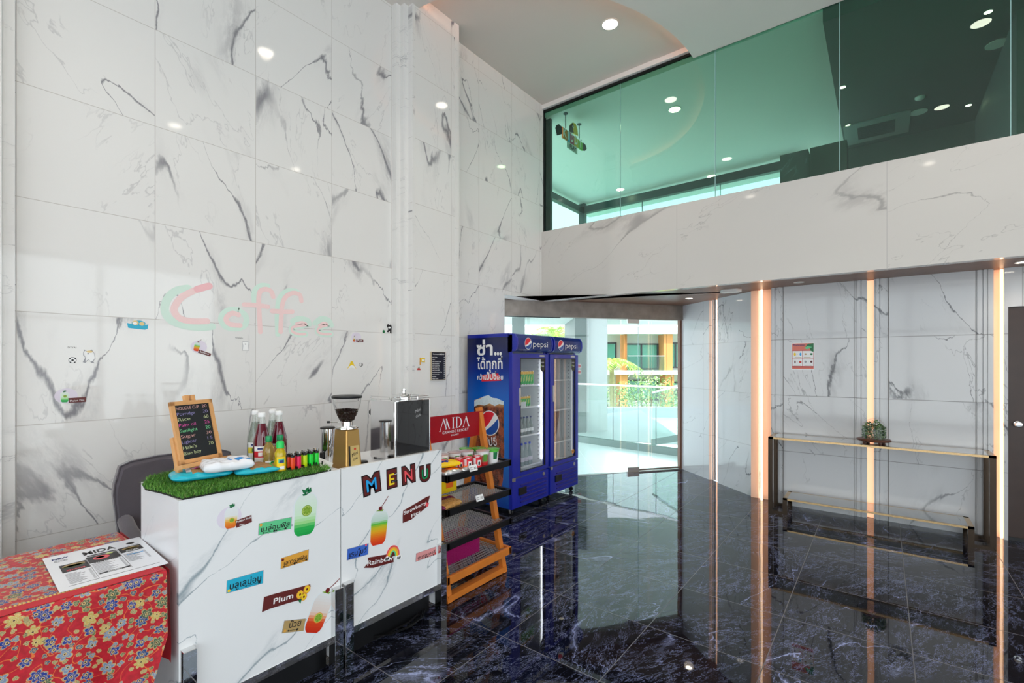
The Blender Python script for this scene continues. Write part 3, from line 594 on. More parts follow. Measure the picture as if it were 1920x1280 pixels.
thai_sign(cB, 'flavour_sign', [(651, 1029), (691, 1018), (690, 1039), (650, 1050.5)], 'blue', 'เรนโบว์', ((655, 1044), (687, 1034)), 'blue sign with Thai lettering', .024, [((655, 1046), (674, 1040))], ((686, 1021), 'coral'))
thai_sign(cB, 'flavour_sign', [(780, 1037), (818, 1024), (818, 1039), (779, 1053)], 'pink', 'สตรอเบอรี่', ((783, 1048), (816, 1035)), 'pink sign with Thai lettering', .015, [((785, 1048.5), (798, 1044)), ((801, 1043), (813, 1039))], ((816, 1037), 'red'))
for ch, p0, p1, cap, rot, col in (('M', (684, 927), (712, 917), .088, 14, 'sky'), ('E', (727, 914), (742, 911), .086, 4, 'yellow'), ('N', (757, 907), (776, 899), .086, 6, 'coral'), ('U', (788, 903), (806, 899), .080, 2, 'dgreen')):
    b = MB(); c0, c1 = cq(*p0), cq(*p1)
    cx = (c0[0]+c1[0])/2; cz = min(c0[1], c1[1])+.006; sx = 1.05 if ch == 'M' else .95
    text(b, cf, ch, cap, cx, cz, F['black'], n0=0, th=.0015, rot=rot*.5, bold=.115, sx=sx)
    text(b, cf, ch, cap, cx, cz, F['brown'], n0=.0015, th=.0012, rot=rot*.5, bold=.062, sx=sx)
    text(b, cf, ch, cap*.72, cx-.004, cz+.008, F['black'], n0=.0027, th=.0008, rot=rot*.5, bold=.035, sx=sx)
    text(b, cf, ch, cap*.72, cx-.004, cz+.008, F[col], n0=.0035, th=.0008, rot=rot*.5, bold=.012, sx=sx)
    b.build('letter', cB, label={'sky': 'blue letter M', 'yellow': 'yellow letter E', 'coral': 'pink letter N', 'dgreen': 'green letter U'}[col])
# cables coiled under the menu counter
b = MB()
for k in range(4):
    b.tube([(-2.26+.10*math.cos(a/10*2*PI)*(1+.12*k), 1.78+(.14+.02*k)*math.sin(a/10*2*PI), .007+.006*k) for a in range(24)], .005, m_black, 6)
b.tube([(-2.3, 1.95, .01), (-2.2, 1.9, .02), (-2.16, 1.8, .03), (-2.2, 1.6, .008), (-2.35, 1.5, .006)], .005, m_black, 6)
b.build('power_cable', cB, label='black cable coiled on the floor')

# ================= patterned cloth table and menu sheet =================
def batik(name):
    m = bpy.data.materials.new(name); m.use_nodes = True; bs = m.node_tree.nodes['Principled BSDF']; k = NB(m)
    tcn = k.g.new('ShaderNodeTexCoord').outputs['Object']; s_ = k.sep(tcn)
    p0 = k.comb(s_[1], k.m('SUBTRACT', s_[2], s_[0]), 0.)
    bgc = srgb(205, 14, 38); col = bgc
    col = k.mix(k.smooth(k.noise(p0, 60, 2), .3, .7), srgb(168, 6, 26), srgb(196, 14, 38))
    # golden vines
    vn = k.noise(k.v('ADD', p0, k.v('SCALE', k.noise(p0, 14, 1, col=True), .05)), 13, 0)
    vine = k.m('LESS_THAN', k.m('ABSOLUTE', k.m('SUBTRACT', k.m('FRACT', k.m('MULTIPLY', vn, 5.)), .5)), .03)
    col = k.mix(k.m('MULTIPLY', vine, .85), col, srgb(226, 120, 50))
    def layer(col, scale, R0, npet, ramp, seed, dens, sharp=1., edge=srgb(206, 160, 92)):
        pv = k.v('ADD', k.v('SCALE', p0, scale), (seed, seed*.7, 0))
        vo = k.g.new('ShaderNodeTexVoronoi'); vo.voronoi_dimensions = '2D'; vo.inputs['Scale'].default_value = 1; vo.inputs['Randomness'].default_value = .72
        k._set(vo.inputs['Vector'], pv); d = k.v('SUBTRACT', pv, vo.outputs['Position']); dd = k.sep(d)
        rc = k.sep(vo.outputs['Color']); ph = k.m('MULTIPLY', rc[0], 6.28)
        th = k.m('ARCTAN2', dd[1], dd[0]); r = k.v('LENGTH', k.comb(dd[0], dd[1], 0.))
        npt = k.m('ADD', npet, k.m('FLOOR', k.m('MULTIPLY', rc[1], 3.)))
        wv = k.m('POWER', k.m('ABSOLUTE', k.m('COSINE', k.m('MULTIPLY', k.m('ADD', th, ph), k.m('MULTIPLY', npt, .5)))), .6*sharp)
        # half flowers and fans as well as full rosettes
        side = k.m('ADD', .72, k.m('MULTIPLY', .28, k.m('COSINE', k.m('ADD', th, ph))))
        R = k.m('MULTIPLY', k.m('MULTIPLY', k.m('ADD', .45, k.m('MULTIPLY', wv, .55)), R0), k.m('ADD', 1., k.m('MULTIPLY', k.m('SUBTRACT', side, 1.), k.m('GREATER_THAN', rc[2], .45))))
        on = k.m('LESS_THAN', k.m('FRACT', k.m('MULTIPLY', rc[1], 7.3)), dens)
        q = k.m('DIVIDE', r, R)
        def ring(a): return k.m('MULTIPLY', k.m('LESS_THAN', q, a), on)
        cr = k.g.new('ShaderNodeValToRGB'); cr.color_ramp.interpolation = 'CONSTANT'; el = cr.color_ramp.elements
        for i, c in enumerate(ramp):
            e = el[0] if i == 0 else (el[1] if i == 1 else el.new(i/len(ramp)))
            e.position = i/len(ramp); e.color = (*srgb(*c), 1)
        k._set(cr.inputs[0], k.m('FRACT', k.m('MULTIPLY', rc[0], 5.1)))
        col = k.mix(ring(1.), col, edge)
        col = k.mix(ring(.88), col, cr.outputs[0])
        col = k.mix(k.m('MULTIPLY', ring(.86), k.m('LESS_THAN', k.m('FRACT', k.m('MULTIPLY', q, 2.6)), .16)), col, srgb(200, 190, 150))
        col = k.mix(k.m('MULTIPLY', k.m('LESS_THAN', r, R0*.20), on), col, srgb(214, 184, 120))
        col = k.mix(k.m('MULTIPLY', k.m('LESS_THAN', r, R0*.11), on), col, srgb(70, 50, 40))
        return col
    col = layer(col, 34, .37, 2., [(150, 140, 96), (84, 104, 66), (110, 130, 160), (176, 156, 100), (60, 76, 110)], 3.3, .9)
    col = layer(col, 20.5, .49, 5., [(20, 50, 140), (30, 66, 130), (70, 90, 60), (120, 140, 170), (20, 50, 140), (196, 170, 90)], 9.1, .88, 1.2)
    k._set(bs.inputs['Base Color'], col); bs.inputs['Roughness'].default_value = .55; bs.inputs['Sheen Weight'].default_value = .1
    MATS[name] = m; return m
m_batik = batik('red_floral_batik'); m_redband = mat('plain_red_hem', srgb(200, 14, 38), .5)
TX0, TX1, TY0, TY1, TZ = -2.80, -2.135, -.95, .612, .745
t = thing('folding_table', 'table hidden under a red floral cloth at the left end of the counter', 'table', ((TX0+TX1)/2, (TY0+TY1)/2, 0))
b = MB(); b.rbox((TX0+.01, TY0+.01, TZ-.03), (TX1-.012, TY1-.006, TZ-.003), m_steel, .004); b.build('table_top', t)
for x in (TX0+.05, TX1-.06):
    for y in (TY0+.06, TY1-.07):
        b = MB(); b.tube([(x, y, 0), (x, y, TZ-.03)], .014, m_steel); b.build('leg', t)
vs = []; fs = []; NYc, NZc = 110, 46
def cloth_front(y, z):
    k = (TZ-z)/TZ; rr = .012
    x = TX1+.012*k+.030*k*math.sin(y*21+1.3)*(.4+k)+.012*k*math.sin(y*47+z*5)
    yy_ = y
    if z < .50: yy_ = y-(.50-z)*.30*max(0, (y-(TY1-.5))/.5)**1.5
    return (x, yy_, z)
b = MB(); rows = []
for i in range(NYc+1):
    y = TY0+(TY1-TY0)*i/NYc; col_ = []
    for j in range(16): col_.append((TX0+(TX1-.012-TX0)*j/15, y, TZ+.0015*math.sin(y*17+j)))
    for a in (20, 45, 70): col_.append((TX1-.012+.012*math.sin(math.radians(a)), y, TZ-.012+.012*math.cos(math.radians(a))))
    for j in range(NZc+1): col_.append(cloth_front(y, TZ-.014-(TZ-.05)*j/NZc))
    rows.append(col_)
M_ = len(rows[0]); vs = [p for r_ in rows for p in r_]
fs = [(i*M_+j, i*M_+j+1, (i+1)*M_+j+1, (i+1)*M_+j) for i in range(NYc) for j in range(M_-1)]
b.add(vs, [tuple(reversed(f)) for f in fs], m_batik, True)
# side drop at the counter end, folded in
vs = []; fs = []
for i in range(25):
    x = TX1-.005-(TX1-TX0)*i/24
    for j in range(25):
        z = TZ-.001-.36*j/24; vs.append((x+.004*math.sin(z*30), min(TY1+.010+.008*math.sin(x*40)*j/24, .640), z))
b.add(vs, [(i*25+j, (i+1)*25+j, (i+1)*25+j+1, i*25+j+1) for i in range(24) for j in range(24)], m_redband, True)
cl = b.build('tablecloth'); base_of(tag(cl, 'red batik cloth with blue and tan flowers draped over the corner table', 'tablecloth'))
hb = MB(); hb.box((TX1-.06, TY0+.01, TZ+.0018), (TX1-.010, TY1-.01, TZ+.0034), m_redband)
for i in range(150):
    y = TY0+.012+i*.0103; hb.prism(frT(TZ+.0036), [(y, -TX1+.060), (y+.0085, -TX1+.060), (y+.0042, -TX1+.080)], -.0016, 0, mat('tan_zigzag', srgb(226, 196, 110), .6))
hb.build('hem_band', cl); hb_ = cl.children[0]; hb_.matrix_parent_inverse = Matrix.Translation(-cl.location)
# clear sheet with printed menu
q = [onZ(px, py, TZ+.006) for px, py in ((82, 1047), (259, 1007), (314, 1057), (114, 1109))]
U_ = (q[1]-q[0]); V_ = (q[0]-q[3]); fm = frame(q[3], U_, V_); SW, SHh = .300, (q[0]-q[3]).length
t = thing('menu_sheet', 'white laminated MIDA food menu lying on the red floral cloth', 'menu', q[3]+U_/2+V_/2)
b = MB(); b.prism(fm, rect(-.004, -.004, SW+.006, SHh+.004), -.0012, 0, mat('laminate', (.86, .88, .93), .12)); b.build('sheet', t)
b = MB(); P_ = lambda x, y: (x*SW, y*SHh)
textfit(b, fm, 'MIDA', P_(.36, .80), P_(.70, .80), F['black'], cap=.045, n0=.0004, bold=.02)
textfit(b, fm, 'NEW', P_(.06, .86), P_(.22, .86), F['navy'], cap=.020, n0=.0004, bold=.03)
for i, yv in enumerate((.82, .79)): textfit(b, fm, ['SPECIAL', 'MENU TODAY'][i], P_(.07, yv-.01), P_(.2, yv-.01), F['grey'], cap=.008, n0=.0004)
textfit(b, fm, 'RESTAURANT', P_(.80, .78), P_(.95, .78), F['grey'], cap=.007, n0=.0004)
b.prism(fm, [P_(*p) for p in circ(.87, .86, .05, .03, 18)], 0, .0006, F['black'])
b.prism(fm, [P_(.38, .735), P_(.68, .735), P_(.68, .765), P_(.38, .765)], 0, .0006, F['black'])
b.build('lettering', t)
b = MB()
def R_(x0, y0, x1, y1, m, n1=.0006): b.prism(fm, [P_(x0, y0), P_(x1, y0), P_(x1, y1), P_(x0, y1)], 0, n1, m)
for x0, x1, y0, y1 in ((.09, .35, .44, .66), (.36, .68, .52, .72), (.70, .95, .60, .76)): R_(x0, y0, x1, y1, F['black'])
for cx, cy, rx, ry, m in ((.22, .60, .11, .04, 'tan'), (.22, .585, .10, .025, 'lime'), (.50, .63, .085, .055, 'coral'), (.49, .64, .05, .03, 'peach'), (.60, .70, .04, .02, 'limep'), (.83, .70, .10, .035, 'tan'), (.83, .69, .08, .02, 'lime')):
    b.prism(fm, [P_(*p) for p in circ(cx, cy, rx, ry, 20)], 0, .0009, F[m])
b.build('food_pictures', t)
b = MB()
for x0, x1, ya, n_ in ((.10, .34, .38, 11), (.37, .67, .48, 13), (.71, .94, .54, 10)):
    for i in range(n_):
        yv = ya-i*.026; R_(x0, yv, x0+(x1-x0)*(.45+.35*((i*7) % 5)/5), yv+.009, F['grey']); R_(x1-.025, yv, x1, yv+.009, F['grey'])
R_(.38, .17, .68, .20, F['black']); R_(.08, .07, .95, .074, F['black']); R_(.353, .08, .356, .70, F['black']); R_(.686, .14, .689, .75, F['black'])
textfit(b, fm, 'STARTER', P_(.13, .46), P_(.31, .46), F['coral'], cap=.012, n0=.0010, bold=.02); textfit(b, fm, 'TASTE OF THAI', P_(.40, .495), P_(.64, .495), F['black'], cap=.008, n0=.0006, bold=.02)
textfit(b, fm, 'SALAD', P_(.76, .615), P_(.90, .615), F['white'], cap=.010, n0=.0010, bold=.02); textfit(b, fm, 'DESSERT', P_(.46, .172), P_(.60, .172), F['white'], cap=.006, n0=.0010, bold=.02); textfit(b, fm, 'HAMBURGER', P_(.74, .50), P_(.92, .50), F['sky'], cap=.008, n0=.0006, bold=.02)
b.build('menu_print', t)
# ================= things on the left counter =================
def zc(p): return -sT*p.x+cT*p.y
def zpx(p, py): return EYE-(py-HY)*zc(p)/FPX
CT = 1.0; ZG = 1.028
R0 = random.Random(7)
# artificial grass mat: backing and blades
gb = MB(); GX0, GX1, GY0, GY1 = -2.66, XF+.002, .63, 1.300
outline = [(GX1, .662), (GX1+.004, .8), (GX1+.004, 1.0), (GX1+.003, 1.2), (GX1-.01, 1.292), (-2.30, 1.315), (-2.45, 1.31), (GX0, 1.30), (GX0, 1.0), (GX0-.02, .8), (-2.62, .68), (-2.50, .630), (-2.42, .618), (-2.30, .640)]
def inside(x, y, P):
    c = False; j = len(P)-1
    for i in range(len(P)):
        if (P[i][1] > y) != (P[j][1] > y) and x < (P[j][0]-P[i][0])*(y-P[i][1])/(P[j][1]-P[i][1])+P[i][0]: c = not c
        j = i
    return c
gb.prism(fz, outline, CT+.0005, CT+.006, mat('turf_backing', (.01, .012, .008), .8))
greens = [mat('grass_%d' % i, srgb(*c), .5) for i, c in enumerate(((74, 134, 40), (96, 160, 54), (54, 108, 32), (124, 180, 76), (150, 170, 96)))]
n_ = 0
while n_ < 26000:
    x = R0.uniform(GX0-.03, GX1+.006); y = R0.uniform(.61, 1.32)
    if not inside(x, y, outline): continue
    n_ += 1; h = R0.uniform(.010, .024); a = R0.uniform(0, 2*PI); l = R0.uniform(.004, .022); wv = .0011; d = R0.uniform(0, 2*PI)
    tx, ty = x+l*math.cos(a), y+l*math.sin(a); mx_, my_ = x+l*.3*math.cos(a), y+l*.3*math.sin(a)
    wx, wy = wv*math.cos(d), wv*math.sin(d); z0 = CT+.004
    gb.add([(x-wx, y-wy, z0), (x+wx, y+wy, z0), (mx_+wx, my_+wy, z0+h*.6), (mx_-wx, my_-wy, z0+h*.6), (tx, ty, z0+h)], [(0, 1, 2, 3), (3, 2, 4)], greens[0 if n_ % 7 < 2 else (1 if n_ % 7 < 4 else (2 if n_ % 7 < 6 else (3 if n_ % 3 else 4)))])
g = gb.build('artificial_grass_mat'); base_of(tag(g, 'green artificial grass mat covering the top of the left counter', 'artificial grass')); g['kind'] = 'stuff'
ZG = CT+.020
m_pine = mat('pine_wood', srgb(214, 160, 104), .5, vary=.18, vscale=22)
# chalkboard easel
eL = onZ(338, 901, ZG); Ue = Vector((-.335, .942, 0)).normalized(); Ne = Vector((.942, .335, 0))  # board runs along Ue, faces Ne
tilt = math.radians(14); Ve = (Vector((0, 0, 1))*math.cos(tilt)-Ne*math.sin(tilt))
eo = eL+Vector((0, 0, 0)); fe2 = frame(eo, Ue, Ve); W_ = .232; 
t = thing('chalkboard_easel', 'small black chalkboard price list on a pine easel standing on the grass mat', 'chalkboard', eo+Ue*W_/2)
BB, BT = .066, .345; BL, BR = .006, W_-.026
b = MB()
for r_ in (rect(BL, BB, BL+.018, BT), rect(BR-.018, BB, BR, BT), rect(BL, BB, BR, BB+.018), rect(BL, BT-.018, BR, BT)): b.prism(fe2, r_, 0, .014, m_pine)
b.build('frame', t)
b = MB(); b.prism(fe2, rect(BL+.016, BB+.016, BR-.016, BT-.016), .002, .009, mat('chalkboard', srgb(28, 32, 36), .55, vary=.3, vscale=14)); b.build('board', t)
b = MB(); b.prism(fe2, rect(-.006, .046, W_+.004, .064), -.004, .034, m_pine); b.build('ledge', t)
for x in (.0, W_-.030):
    b = MB(); b.prism(fe2, rect(x, -.012, x+.018, .19), -.020, -.001, m_pine); b.build('leg', t)
b = MB(); b.prism(fe2, rect(W_/2-.028, BT-.05, W_/2-.009, BT+.028), -.018, -.001, m_pine); b.prism(fe2, rect(W_/2+.001, BT-.05, W_/2+.020, BT+.028), -.018, -.001, m_pine); b.build('top_posts', t)
b = MB(); p0_ = fe2(W_/2, BT-.06, -.018); b.bar(p0_, (p0_-Ne*.10)*1-Vector((0, 0, p0_.z-.10*0-ZG)), .016, .010, m_pine, up=Ne); b.build('back_leg', t)
b = MB(); chalk = {k: mat('chalk_'+k, c, .9) for k, c in dict(pink=srgb(220, 90, 170), white=srgb(205, 200, 205), violet=srgb(160, 150, 205), yellow=srgb(200, 210, 160), green=srgb(130, 220, 160), peach=srgb(220, 170, 165)).items()}
lines = [('NOODLE CUP', '20', 'peach', .80), ('Porridge', '20', 'violet', .62), ('Rice', '60', 'yellow', .42), ('Palm oil', '25', 'pink', .58), ('Sunlight', '20', 'green', .60), ('Sugar', '30', 'peach', .50), ('Lighter', '15', 'violet', .50), ("Hale's", '70', 'yellow', .48), ('Blue boy', '', 'yellow', .60)]
bw, bh = BR-BL-.036, BT-BB-.036
for i, (a_, n2, ck, wd) in enumerate(lines):
    yv = BB+.018+bh*(1-(i+.85)/9.6); xa = BL+.024
    textfit(b, fe2, a_, (xa, yv), (xa+bw*wd*.82, yv+.002), chalk[ck], cap=.0145, n0=.0096, bold=-.012)
    if n2: textfit(b, fe2, n2, (BR-.054, yv+.003), (BR-.030, yv+.003), chalk[ck], cap=.0145, n0=.0096, bold=-.012)
b.build('chalk_writing', t)
# bags of rice and a sugar bag
def pillow(b, c, ang, L, Wd, H, mf, nu=40, nv=26, wr=.0022, seed=0, pinch=.16, tiltz=0., bx=4):
    ca, sa = math.cos(ang), math.sin(ang); rr = random.Random(seed); ph = [rr.uniform(0, 6) for _ in range(8)]
    def P(u, v, top):
        e = max(0, 1-abs(u)**bx)**.5*max(0, 1-abs(v)**(bx-1))**.5
        z = H*(.5+.5*e) if top else H*.5*(1-e*.98)
        z += wr*e*(math.sin(u*11+ph[0]+v*3)+math.sin(v*13+ph[1]+u*5)+.8*math.sin(u*23+v*17+ph[2])) if top else 0
        x = u*L/2*(1-pinch*.35*abs(v)**3); y = v*Wd/2*(1-pinch*abs(u)**4+.03*math.sin(u*9+ph[3]))
        return (c[0]+x*ca-y*sa, c[1]+x*sa+y*ca, c[2]+max(z, .0005)+tiltz*(u+1))
    for top in (1, 0):
        for i in range(nu):
            for j in range(nv):
                u0, u1 = -1+2*i/nu, -1+2*(i+1)/nu; v0, v1 = -1+2*j/nv, -1+2*(j+1)/nv
                q = [P(u0, v0, top), P(u1, v0, top), P(u1, v1, top), P(u0, v1, top)]
                if not top: q = q[::-1]
                b.add(q, [(0, 1, 2, 3)], mf((u0+u1)/2, (v0+v1)/2, top), True)
def weld(o):
    bm = bmesh.new(); bm.from_mesh(o.data); bmesh.ops.remove_doubles(bm, verts=bm.verts, dist=.0004); bm.to_mesh(o.data); bm.free()
    for p in o.data.polygons: p.use_smooth = True
    return o
m_teal = mat('bag_teal', srgb(30, 176, 196), .22); m_kraft = mat('rice_seen_through', srgb(170, 132, 84), .35, bump=.5, bscale=500, vary=.15, vscale=200); m_bagw = mat('bag_white', srgb(228, 230, 236), .25); m_bagb = mat('bag_blue', srgb(40, 140, 215), .25); m_magenta = mat('bag_magenta', srgb(225, 30, 140), .3); m_bgreen = mat('bag_green', srgb(70, 180, 80), .3)
def m_rice(u, v, top):
    if v < -.80 or abs(u) > .90 or v > .9: return m_teal
    if u < -.35: return m_bagw if u > -.52 and v > -.4 else m_teal
    if (u+.12)**2*4+(v-.35)**2*3 < .16: return m_magenta
    if .58 < u < .72: return m_bgreen
    return m_kraft
pA = onZ(392, 896, ZG); pBg = onZ(474, 889, ZG)
b = MB(); pillow(b, (pA.x-.055, pA.y-.012, ZG-.004), math.radians(78), .235, .19, .042, m_rice, seed=2); weld(base_of(tag(b.build('rice_bag'), 'turquoise and brown rice bag lying on the grass under the white bag', 'bag of rice', )))
b = MB(); pillow(b, (pBg.x-.05, pBg.y+.035, ZG-.004), math.radians(76), .19, .18, .036, m_rice, seed=5); weld(base_of(tag(b.build('rice_bag'), 'turquoise and brown rice bag lying in front of the syrup bottles', 'bag of rice')))
def m_sug(u, v, top):
    if -.62 < v < -.1 and .0 < u < .9: return m_bagb
    return m_bagw
pS = onZ(425, 872, ZG+.045)
b = MB(); pillow(b, (pS.x+.0, pS.y+.0, ZG+.028), math.radians(80), .200, .150, .044, m_sug, seed=9, pinch=.04, bx=9, wr=.003); o = weld(b.build('sugar_bag')); base_of(tag(o, 'white and blue sugar bag resting on the turquoise rice bag', 'bag of sugar'))
# bottles
m_wine = mat('red_syrup', (.075, .001, .008), .06, coat=.5); m_clearsyr = pane('clear_bottle_glass', (.80, .86, .80), 1.6); m_labelw = mat('paper_label_white', srgb(232, 232, 232), .5); m_labr = mat('paper_label_red', srgb(205, 30, 45), .5); m_laby = mat('paper_label_yellow', srgb(228, 205, 60), .5); m_bott = pane('bottle_glass', (.93, .96, .94), 1.8)
def syrup(px, py_base, py_top, label, red=True):
    p = onZ(px, py_base, ZG-.006); H = zpx(p, py_top)-p.z; R = .039
    t = thing('syrup_bottle', label, 'bottle', p, 'tall syrup bottles on the grass mat')
    prof = [(R*.9, 0), (R, .006), (R, .44), (R*.96, .50), (R*.62, .70), (R*.42, .82), (R*.36, .90), (R*.36, .93), (R*.40, .94)]
    b = MB(); b.lathe([(r, q if i in (1,) else q*H) for i, (r, q) in enumerate(prof)], p, m_bott if not red else mat('red_syrup_bottle', (.10, .002, .012), .05, coat=.6), 28, ms=None)
    if red:
        b = MB(); lv = [(R*.9, 0), (R, .006/H), (R, .44), (R*.96, .50), (R*.62, .70), (R*.46, .80)]; b.lathe([(r, q*H) for r, q in lv], p, MATS.get('red_syrup_bottle') or mat('red_syrup_bottle', (.10, .002, .012), .05, coat=.6), 28)
        b.build('bottle', t)
        b = MB(); b.lathe([(R*.46, .80*H), (R*.38, .87*H), (R*.36, .93*H)], p, m_bott, 20, cap=False); b.build('neck', t)
    else:
        b = MB(); b.lathe([(r, (q if i != 1 else .006/H)*H) for i, (r, q) in enumerate(prof)], p, m_bott, 28); b.build('bottle', t)
        b = MB(); b.lathe([(R*.92, .02*H), (R*.93, .44*H), (R*.56, .70*H), (R*.42, .78*H)], p, mat('clear_syrup', (.55, .60, .52), .08, trans=.85, ior=1.35), 24); b.build('syrup', t)
    b = MB(); b.lathe([(R*.44, .92*H), (R*.46, .925*H), (R*.45, .985*H), (R*.38, H)], p, m_labelw, 24); b.build('cap', t)
    # label wraps part of the body and faces the front
    b = MB(); a0 = math.atan2(-p.y, -p.x)-.2
    def arc_(z0, z1, m, r_, w0=-.75, w1=.75):
        n = 12; vs = []
        for i in range(n+1):
            a = a0+w0+(w1-w0)*i/n
            vs += [(p.x+r_*math.cos(a), p.y+r_*math.sin(a), p.z+z0*H), (p.x+r_*math.cos(a), p.y+r_*math.sin(a), p.z+z1*H)]
        b.add(vs, [(2*i, 2*i+2, 2*i+3, 2*i+1) for i in range(n)], m, True)
    arc_(.06, .40, m_labelw, R+.0008); arc_(.20, .31, m_labr if red else m_laby, R+.0013); arc_(.34, .375, F['navy'], R+.0013, -.3, .3); arc_(.22, .29, F['white'] if red else F['leaf'], R+.0018, -.2, .25)
    b.build('label', t); return t
syrup(491, 875, 773, 'red syrup bottle in front, directly behind the small oil bottle')
syrup(523, 868, 770, 'red syrup bottle at the back right, nearest the lighters')
syrup(479, 866, 769, 'clear syrup bottle at the left, nearest the chalkboard', False)
syrup(511, 861, 767, 'clear syrup bottle hidden between the two red ones', False)
def oil(px, py_base, py_top, label, soap=False):
    p = onZ(px, py_base, ZG-.006); H = zpx(p, py_top)-p.z; R = .026
    t = thing('dish_soap_bottle' if soap else 'cooking_oil_bottle', label, 'bottle', p, None if soap else 'small golden oil bottles')
    prof = [(R*.85, 0), (R, .03), (R*(1.0), .22), (R*.86, .34), (R*1.02, .48), (R*1.0, .62), (R*.62, .76), (R*.40, .82), (R*.38, .86)] if not soap else [(R*.9, 0), (R, .03), (R, .30), (R*.92, .48), (R*1.0, .60), (R*.72, .70), (R*.5, .76), (R*.48, .78)]
    b = MB(); b.lathe([(r, q*H) for r, q in prof], p, mat('yellow_soap', (.78, .60, .01), .08, trans=.45, ior=1.36, coat=.5) if soap else mat('golden_oil', (.78, .58, .16), .05, trans=.75, ior=1.4, coat=.5), 28); b.build('bottle', t)
    b = MB(); b.lathe([(R*.56, .84*H), (R*.58, .85*H), (R*.56, .97*H), (R*.5, H)] if not soap else [(R*.66, .77*H), (R*.66, .94*H), (R*.5, .985*H), (R*.2, H)], p, mat('cap_green_bright' if soap else 'cap_green', srgb(30, 200, 90) if soap else srgb(10, 140, 84), .35), 24); b.build('cap', t)
    b = MB(); a0 = math.atan2(-p.y, -p.x)+.2
    def arc_(z0, z1, m, r_, w0=-.8, w1=.8):
        n = 12; vs = []
        for i in range(n+1):
            a = a0+w0+(w1-w0)*i/n
            vs += [(p.x+r_*math.cos(a), p.y+r_*math.sin(a), p.z+z0*H), (p.x+r_*math.cos(a), p.y+r_*math.sin(a), p.z+z1*H)]
        b.add(vs, [(2*i, 2*i+2, 2*i+3, 2*i+1) for i in range(n)], m, True)
    if soap: arc_(.06, .50, mat('label_soap_yellow', srgb(248, 205, 20), .4), R+.001); arc_(.30, .44, F['green'], R+.0014, -.5, .5); arc_(.31, .40, F['navy'], R+.0018, -.35, .35); arc_(.10, .20, F['white'], R+.0016, -.3, .5)
    else: arc_(.04, .28, m_labelw, R+.001); arc_(.14, .26, F['dgreen'], R+.0014, .1, .7); arc_(.16, .22, F['yellow'], R+.0018, .2, .6)
    b.build('label', t)
oil(504, 880, 817, 'small golden oil bottle with dark green cap at the front left')
oil(525, 874, 815, 'small golden oil bottle mostly behind the yellow soap bottle')
oil(525.5, 883.5, 826, 'small yellow dish soap bottle with bright green cap', True)
# lighters in a black rack
m_lt = dict(orange=(235, 80, 40), pink=(235, 45, 95), lime=(195, 225, 30), green=(20, 215, 60))
rp0, rp1 = onZ(549, 879, ZG), onZ(594, 869.5, ZG); Ur = (rp1-rp0).normalized(); Vr = Vector((-Ur.y, Ur.x, 0)).normalized(); stp = (rp1-rp0).length/4
t = thing('lighter_rack', 'low black plastic rack holding two rows of lighters', 'rack', rp0+Ur*stp*2-Vector((0, 0, .008))+Vr*.012)
b = MB(); fr_ = frame(rp0-Ur*.022-Vr*.016-Vector((0, 0, .008)), Ur, Vr); LR = stp*4+.044
b.prism(fr_, rect(0, 0, LR, .060), 0, .006, m_black)
for i in range(6): b.prism(fr_, rect(LR*i/5-(.003 if i else 0), 0, LR*i/5+.003, .004), 0, .020, m_black)
b.prism(fr_, rect(0, .027, LR, .029), 0, .016, m_black); b.build('tray', t)
def lighter(p, col, label):
    t = thing('lighter', label, 'lighter', p, 'lighters in the black rack')
    fr = frame(p, Ur, Vr); w_, d_ = .0115, .0065
    b = MB(); b.prism(fr, [(q[0], q[1]) for q in circ(0, 0, w_, d_, 16)], 0, .058, mat('lighter_'+col, srgb(*m_lt[col]), .12, coat=.6)); b.build('body', t)
    b = MB(); b.prism(fr, circ(0, 0, w_*.98, d_*.98, 16), .058, .068, m_black); b.prism(fr, rect(-w_*.9, -d_*.8, -.001, d_*.8), .068, .072, m_black); b.build('collar', t)
    b = MB(); b.prism(fr, rrect(.0, -d_*.8, w_*.95, d_*.8, .002), .068, .080, m_chrome); c_ = fr(-.004, 0, .072); b.lathe([(.004, -.003), (.004, .003)], c_, m_chrome, 14, axis='y' if abs(Ur.y) < .7 else 'x'); b.build('flint_wheel', t)
for row, z_ in ((0, 0), (1, 0)):
    for i, col in enumerate(('orange', 'pink', 'lime', 'green', 'green')):
        p = rp0+Ur*stp*i+Vr*.026*row+Vector((0, 0, -.002))
        lighter(p, col, ['leftmost ', 'second ', 'third ', 'fourth ', 'rightmost '][i]+{'orange': 'orange', 'pink': 'pink', 'lime': 'yellow', 'green': 'green'}[col]+' lighter in the '+('front' if not row else 'back')+' row of the rack')
# ================= coffee corner =================
CTB = .966
xg = XF-.022; y0g, y1g = onX(649, 800, xg).y, onX(680, 800, xg).y; x0g = onY(621, 800, y0g).x
t = thing('coffee_grinder', 'gold coffee grinder with clear hopper of beans on the menu counter', 'coffee grinder', ((xg+x0g)/2, (y0g+y1g)/2, CTB))
m_gold = mat('gold_paint', srgb(188, 150, 88), .30, .65)
zb = zpx(Vector((xg, y0g, 0)), 806)
b = MB(); bm = bmesh.new(); bmesh.ops.create_cube(bm, size=1)
cx, cy = (xg+x0g)/2, (y0g+y1g)/2
for v in bm.verts:
    k = .80 if v.co.z > 0 else 1.
    v.co = Vector((cx+v.co.x*(xg-x0g)*k, cy+v.co.y*(y1g-y0g)*k, CTB+(v.co.z+.5)*(zb-CTB)))
bmesh.ops.bevel(bm, geom=bm.edges[:], offset=.008, segments=3, affect='EDGES'); bm.verts.index_update()
b.add([v.co.copy() for v in bm.verts], [[v.index for v in f.verts] for f in bm.faces], m_gold); bm.free(); b.build('body', t)
